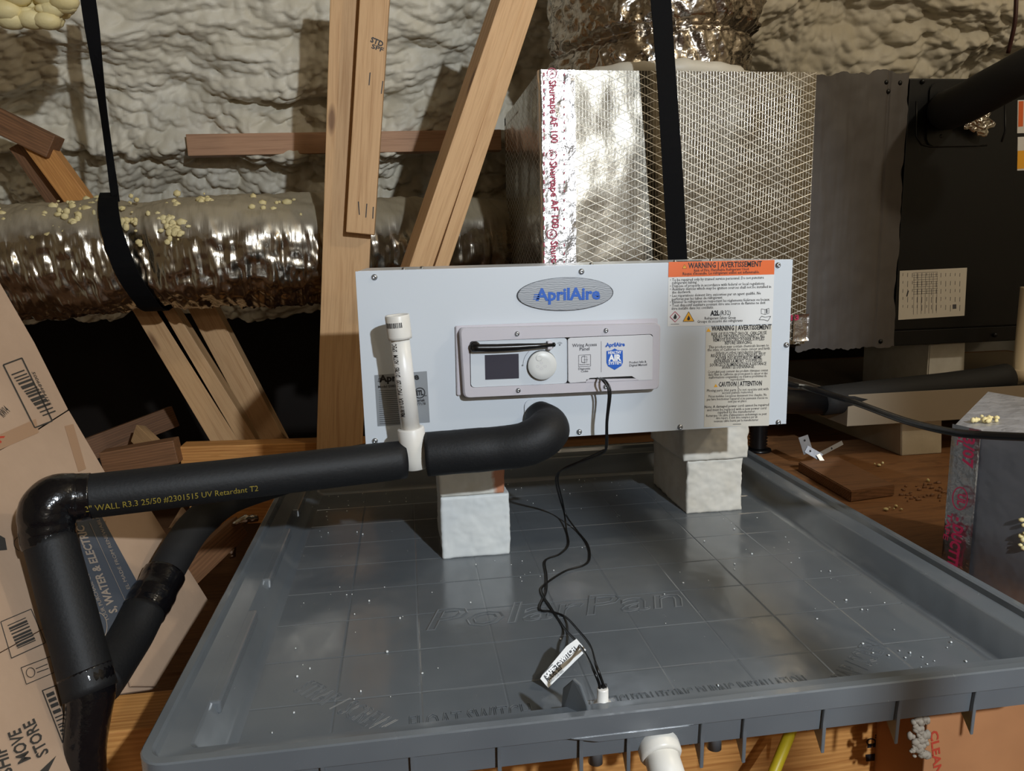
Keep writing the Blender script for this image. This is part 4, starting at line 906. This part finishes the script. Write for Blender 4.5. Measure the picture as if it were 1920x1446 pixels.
# strap round the left duct
hs_ = thing('hanging_strap', at(160, 0, y=2.05), 'narrow twisted black strap hanging from above and looped round the left flexible duct', 'strap')
p_ = [at(160+57*t, -40+418*t, y=2.02+.07*t) for t in np.linspace(0, 1, 14)]
ribbon('webbing', p_, [V((.0165-.010*t, .008*math.sin(t*8), 0)) for t in np.linspace(0, 1, 14)], .003, M_STRAP, hs_)
wr = []; wl = []
cX = at(285, 480, y=YD).x; cl = min(cc, key=lambda q: abs(q.x-cX))
for i in range(40):
    t = i/39; a = math.radians(70-250*t)     # from the top, over the front, to the underside
    x = at(218, 350, y=YD).x+(cX-at(218, 350, y=YD).x)*min(1, t*2.1)
    rr = R_*.945+.014+.004*mnoise.noise((i*.4, 0, 0)) if x > cX-.04 else R_+.012
    wr.append(V((x, cl.y-rr*math.cos(a), cl.z+rr*math.sin(a)+.004))); wl.append(V((.022+.006*min(1, t*3), 0, 0)))
ribbon('duct_loop', wr, wl, .003, M_STRAP, hs_)
# top vertical flexible duct over the plenum
M_FT = foil('crumpled_duct_foil', 'b5aca0', .22, 24, .45, .012)
td = thing('riser_duct', at(1280, 120, y=2.1), 'crumpled shiny foil duct rising from the top of the foil duct box', 'duct')
cT = V(((xL+xR)/2+.01, YP+.30, zT)); seg, n = 200, 110; A = np.linspace(0, 2*PI, seg, endpoint=False)[None, :]; Sx = np.linspace(0, .5, n)[:, None]
ca, sa = np.cos(A), np.sin(A); h = .020*fbm(Sx*5+ca*2, sa*3+5, Sx*3, 3)+.016*np.abs(fbm(Sx*24+ca*9, sa*9+Sx*9, 3.3, 3))-.02*np.exp(-((Sx-.12-.02*ca)/.012)**2)+.006*fbm(ca*30+Sx*40, sa*30, Sx*20, 2)
rad = .255+.03*Sx/.5+h
P = np.stack([cT.x+.10*Sx+rad*ca, cT.y+.05*Sx+rad*sa, cT.z+Sx+0*A], -1); grid('foil_sleeve', P, M_FT, td, True, wrapj=True)
path = [V((cT.x+.272*math.cos(a), cT.y+.272*math.sin(a), zT+.012)) for a in np.linspace(0, 2*PI, 90)]
tube('sealant_bead', path, .020, simple('white_sealant', 'bdb5a4', .5, bscale=50, bstr=.4), td, 12, fn=lambda i, a, p: .5*mnoise.noise(p*22)+.25*mnoise.noise(p*60), caps=False)
# thin brown wire, upper right
tag(tube('brown_wire', catmull([at(1906, -30, y=1.75), at(1903, 40, y=1.75), at(1890, 100, y=1.77)], 8), .005, M_RUSTC, None, 10), 'thin dark red brown wire hanging at the upper right corner', 'wire')
# foam lumps upper left
r = random.Random(3); bm = bmesh.new()
for _ in range(130):
    px, py = r.uniform(-40, 128), r.uniform(-50, 40); px -= max(0, py-20)*.8
    s = r.uniform(.012, .030); q = bmesh.ops.create_icosphere(bm, subdivisions=2, radius=s); bmesh.ops.scale(bm, vec=(1.2, .9, .8), verts=q['verts']); bmesh.ops.translate(bm, vec=at(px, py, y=1.90+r.uniform(-.03, .05)), verts=q['verts'])
o = frombm('foam_lump', bm, M_FOAMY, None, True); o['kind'] = 'stuff'; tag(o, 'bulging lump of yellowish spray foam in the upper left corner', 'foam')
# ------------------------------------------------------------------ right floor: scrap wood, bracket, duct elbow
zD = -.0075; C = at(1594, 942, z=zD); Rr = at(1677, 930, z=zD); Lf = at(1496, 884, z=zD)
ex = (Rr-C); ey = (Lf-C); hB = at(1594, 921, y=C.y).z-zD; hB = max(.02, hB)
tag(prism('wood_scrap', [C, C+ex, C+ex+ey, C+ey], (0, 0, hB), M_DFIR, None, .002), 'brown scrap block of lumber on the plywood right of the pan', 'wood block')
zt_ = zD+hB
c = at(1530, 862, z=zt_)
mb = thing('bracket_strip', c, 'bent galvanised perforated metal strip on the scrap wood block', 'bracket')
def plate(name, a, b, wpx, y0, y1, parent, holes=2):
    p, q = at(*a, y=y0), at(*b, y=y1); d = (q-p).normalized(); wv = d.cross(V((0, -1, .3))).normalized()*(wpx*y0/F/2); n = d.cross(wv).normalized()*.0012
    o = prism(name, [p-wv, p+wv, q+wv, q-wv], n, M_ALU, parent, .0003)
    for i in range(holes):
        h = p+(q-p)*((i+.5)/holes); lathe('hole', [(.0026, -.0006), (.0026, .0022), (.0001, .0023)] if n.dot(CAM-h) > 0 else [(.0026, -.0006), (.0026, .0006), (.0001, .0007)], h, n if n.dot(CAM-h) > 0 else -n, M_BLK, o, 10)
    return o
plate('plate', (1506, 818), (1516, 850), 22, c.y+.02, c.y+.01, mb); plate('plate', (1512, 842), (1540, 858), 16, c.y+.01, c.y, mb)
plate('plate', (1534, 852), (1556, 886), 9, c.y, c.y-.03, mb, 1); plate('plate', (1538, 852), (1580, 830), 9, c.y+.005, c.y+.03, mb, 1)
specks_ = [at(x, y, z=zD+.003) for x, y in ((1668, 952), (1676, 954), (1680, 949), (1640, 870), (1648, 872), (1655, 868), (1740, 901), (1690, 955), (1661, 955))]
tag(blobs('floor_foam_bits', specks_, M_FOAMY, None, (.002, .005), .8, seed=4), 'yellowish foam crumbs on the plywood beside the scrap wood block', 'crumbs')
r = random.Random(6); pts = [at(r.uniform(1690, 1780), r.uniform(905, 940), z=zD+.001) for _ in range(40)]
tag(blobs('wood_chips', pts, M_DFIR, None, (.002, .006), .3, seed=5), 'dark wood chips on the plywood left of the foil duct corner', 'chips')
A0 = at(1767, 1086, z=zD); zE = at(1795, 797, y=A0.y).z; _b = at(1920, 824, z=zE); _a = at(1795, 797, z=zE)
d_ = (_b-_a); d_.z = 0; d_.normalize(); n_ = V((d_.y, -d_.x, 0)); YE = A0.y
be = thing('foil_duct_offcut', A0+d_*.2, 'foil faced duct board block with red printed tape, on the plywood at the right edge', 'duct box')
M_TOPF = foil('silver_crumpled_foil', 'bcbcc0', .42, 30, .6, .012); M_TOPF.node_tree.nodes['Principled BSDF'].inputs['Metallic'].default_value = .55
M_FBD = foil('flat_foil_board', '909197', .42, 12, .45, .012); M_FBD.node_tree.nodes['Principled BSDF'].inputs['Metallic'].default_value = .8
LB, bk = .42, (V((.20, .17, 0))); H_ = V((0, 0, zE-zD))
face('front_board', A0, d_*LB, H_, 70, 60, .003, M_FBD, be, 3)
face('side_board', A0+bk, -bk, H_, 30, 40, .003, M_FBD, be, 5)
face('top_board', A0+H_, d_*LB, bk+V((0, 0, .012)), 60, 40, .006, M_TOPF, be, 6)
prism('core', [A0-n_*.005+d_*.006, A0+d_*(LB-.01)-n_*.005, A0+d_*(LB-.01)+bk, A0+bk+d_*.02], (0, 0, zE-zD-.008), M_CREAMF, be)
tp = face('tape_strip', A0+n_*.003-d_*.002, d_*.047, H_+V((0, 0, .002)), 30, 90, .0045, M_TAPE, be, 5)
TP2 = Plane(A0+n_*.009, n_); k = Print(TP2, 0)
k.text((1809, 806), (1804, 874), '13/07', .017, .03); k.ring((1800, 935), 14, 21, 2.2).text((1796, 925), (1795, 946), 'UL', .013, .03).text((1790, 968), (1776, 1062), '- DUCTTE', .016, .05)
k.text((1797, 812), (1794, 835), 'SL', .010, .02).text((1778, 960), (1768, 1010), 'TAPE', .008, .02); k.build('print', M_RED, tp)
FO = Plane(A0+n_*.003, n_)
pts = [FO.hit(x, y) for x, y in ((1916, 975), (1919, 985), (1914, 1005), (1918, 1012), (1913, 1022), (1920, 1028), (1922, 1000))]; blobs('foam_splashes', pts, M_FOAMY, be, (.003, .005), .7, seed=6)
pts = [at(1855+r.gauss(0, 14), 786+r.gauss(0, 3), z=zE+.008) for _ in range(16)]; blobs('foam_splashes', pts, M_FOAMY, be, (.003, .006), .5, seed=7)
# ------------------------------------------------------------------ cardboard under the pan, right
M_CARDO = simple('orange_cardboard', 'a8744c', .7, var=(6, 'b98256'))
cx0 = at(1735, 1400, y=.80).x
cb = thing('cardboard_carton', (cx0+.15, .85, -.2), 'orange brown cardboard carton with red lettering under the right front corner of the pan', 'carton')
CBP = Plane((0, .80, 0), (0, -1, 0))
box('carton_body', (cx0, .80, -.3), (cx0+.5, 1.1, -.022), M_CARDO, cb, .002)
Print(CBP, .0005).text((1744, 1372), (1752, 1455), 'CLEAN', .011, .03).build('print', M_CRED, cb)
pts = [at(r.gauss(1722, 9), r.uniform(1345, 1420), y=.79) for _ in range(60)]; tag(blobs('torn_wadding', pts, simple('white_wadding', '94897a', .8), None, (.003, .007), .6, seed=9), 'torn whitish wadding between the fir beam and the carton', 'insulation')
# ------------------------------------------------------------------ cardboard at left: flattened carton leaning back
pc0 = at(60, 1400, y=.84); pc1 = at(60, 700, y=1.25); pc2 = at(350, 1150, y=1.20)
nrm = (pc1-pc0).cross(pc2-pc0); CP = Plane(pc0, nrm)
cc_ = thing('cardboard_box', CP.hit(100, 1400), 'large tan cardboard box with barcodes and printed lettering leaning at the left edge', 'carton')
def panel(name, pts, off_=0, th=.004, mat=M_CARD): return prism(name, [CP.hit(*p, off_) for p in pts], CP.n*-th, mat, cc_, .0006)
panel('upper_panel', [(-120, 400), (0, 530), (64, 642), (128, 768), (68, 806), (-120, 905)])
panel('middle_panel', [(-120, 908), (68, 809), (129, 770), (200, 893), (262, 975), (300, 1055), (240, 1090), (-120, 1290)], .0005)
panel('lower_panel', [(-120, 1292), (240, 1092), (300, 1290), (198, 1304), (250, 1500), (-120, 1700)], -.001)
panel('side_flap', [(192, 980), (262, 935), (386, 1130), (352, 1180), (286, 1290), (240, 1290), (215, 1170)], .006, .004)
panel('corner_patch', [(325, 960), (360, 1000), (345, 1020), (330, 1010), (300, 1000)], .02, .004)
panel('packing_tape', [(-120, 868), (66, 786), (72, 812), (-120, 896)], .0011, .0006, simple('clear_tape_on_card', 'a58468', .3))
panel('packing_tape', [(120, 800), (136, 796), (160, 880), (146, 886)], .0016, .0006, bpy.data.materials['clear_tape_on_card'])
panel('printed_band', [(136, 976), (176, 958), (288, 1164), (262, 1180), (212, 1222), (178, 1226)], .0068, .0006, M_SLATE)
k = Print(CP, .0078)
for p0, p1, s, h, b in (((155, 1160), (215, 1150), '', .01, 0),): pass
k.text((212, 1152), (148, 990), 'S, WATER & ELECTRIC', .016, .03).text((197, 1168), (140, 1040), 'YOUR PURCHASE CONTRIBUT', .0075, 0).text((236, 1108), (176, 972), 'EL MADE FROM RENEWABLE', .0075, 0)
k.bar((226, 1130), (160, 985), .8).ring((176, 1180), 16, 26, 1.4); k.build('print', simple('pale_print', '9a8c7e', .6), cc_)
k = Print(CP, .0012)
k.loop([(5, 685), (40, 672), (97, 790), (64, 803)], 2.6); k.barcode((18, 700), (85, 780+8), (24, -9), 26)
k.text((58, 698), (90, 760), '50068484155', .007, 0).text((6, 784), (18, 772), 'RW14', .012, .01)
k.loop([(0, 1167), (57, 1143), (84, 1206), (20, 1235)], 1.6); k.barcode((12, 1172), (34, 1222), (34, -15), 20, 3)
k.loop([(38, 1253), (93, 1232), (100, 1262), (48, 1284)], 1.4).ring((56, 1262), 8, 9, 1.3).bar((66, 1255), (88, 1246), 1.5).bar((68, 1262), (90, 1254), 1.5)
k.loop([(78, 1296), (104, 1286), (130, 1388), (116, 1394)], 2).barcode((84, 1300), (118, 1388), (14, -6), 22, 5)
k.poly([(-10, 1000), (8, 1010), (12, 1032), (-10, 1034)]).ring((45, 1020), 20, 16, 1.2, a0=120, a1=300)
k.build('print', M_INKC, cc_)
k = Print(CP, .0012); k.text((16, 1470), (2, 1400), 'SHIP', .016, .02)
k = Print(CP, .0012).text((22, 1450), (8, 1398), 'SHIP', .017, .02).text((56, 1424), (36, 1366), 'MOVE', .017, .02).text((90, 1412), (62, 1348), 'STORE', .017, .02).poly([(70, 1450), (104, 1418), (88, 1450)]); k.build('print', M_INKC, cc_)
Print(CP, .0012).text((0, 832), (8, 818), 'R', .012, .02).build('print', M_CRED, cc_)
# crumpled foil scrap hanging by the left of the pan
pts = catmull([at(482, 972, y=1.6), at(455, 975, y=1.58), at(432, 990, y=1.58), at(428, 1015, y=1.57), at(436, 1045, y=1.57)], 8)
tag(tube('foil_scrap', pts, lambda t: .006+.004*math.sin(t*9), M_FOIL, None, 8, fn=lambda i, a, p: .5*mnoise.noise(p*90)), 'small crumpled strip of foil on the joist left of the pan', 'foil scrap')
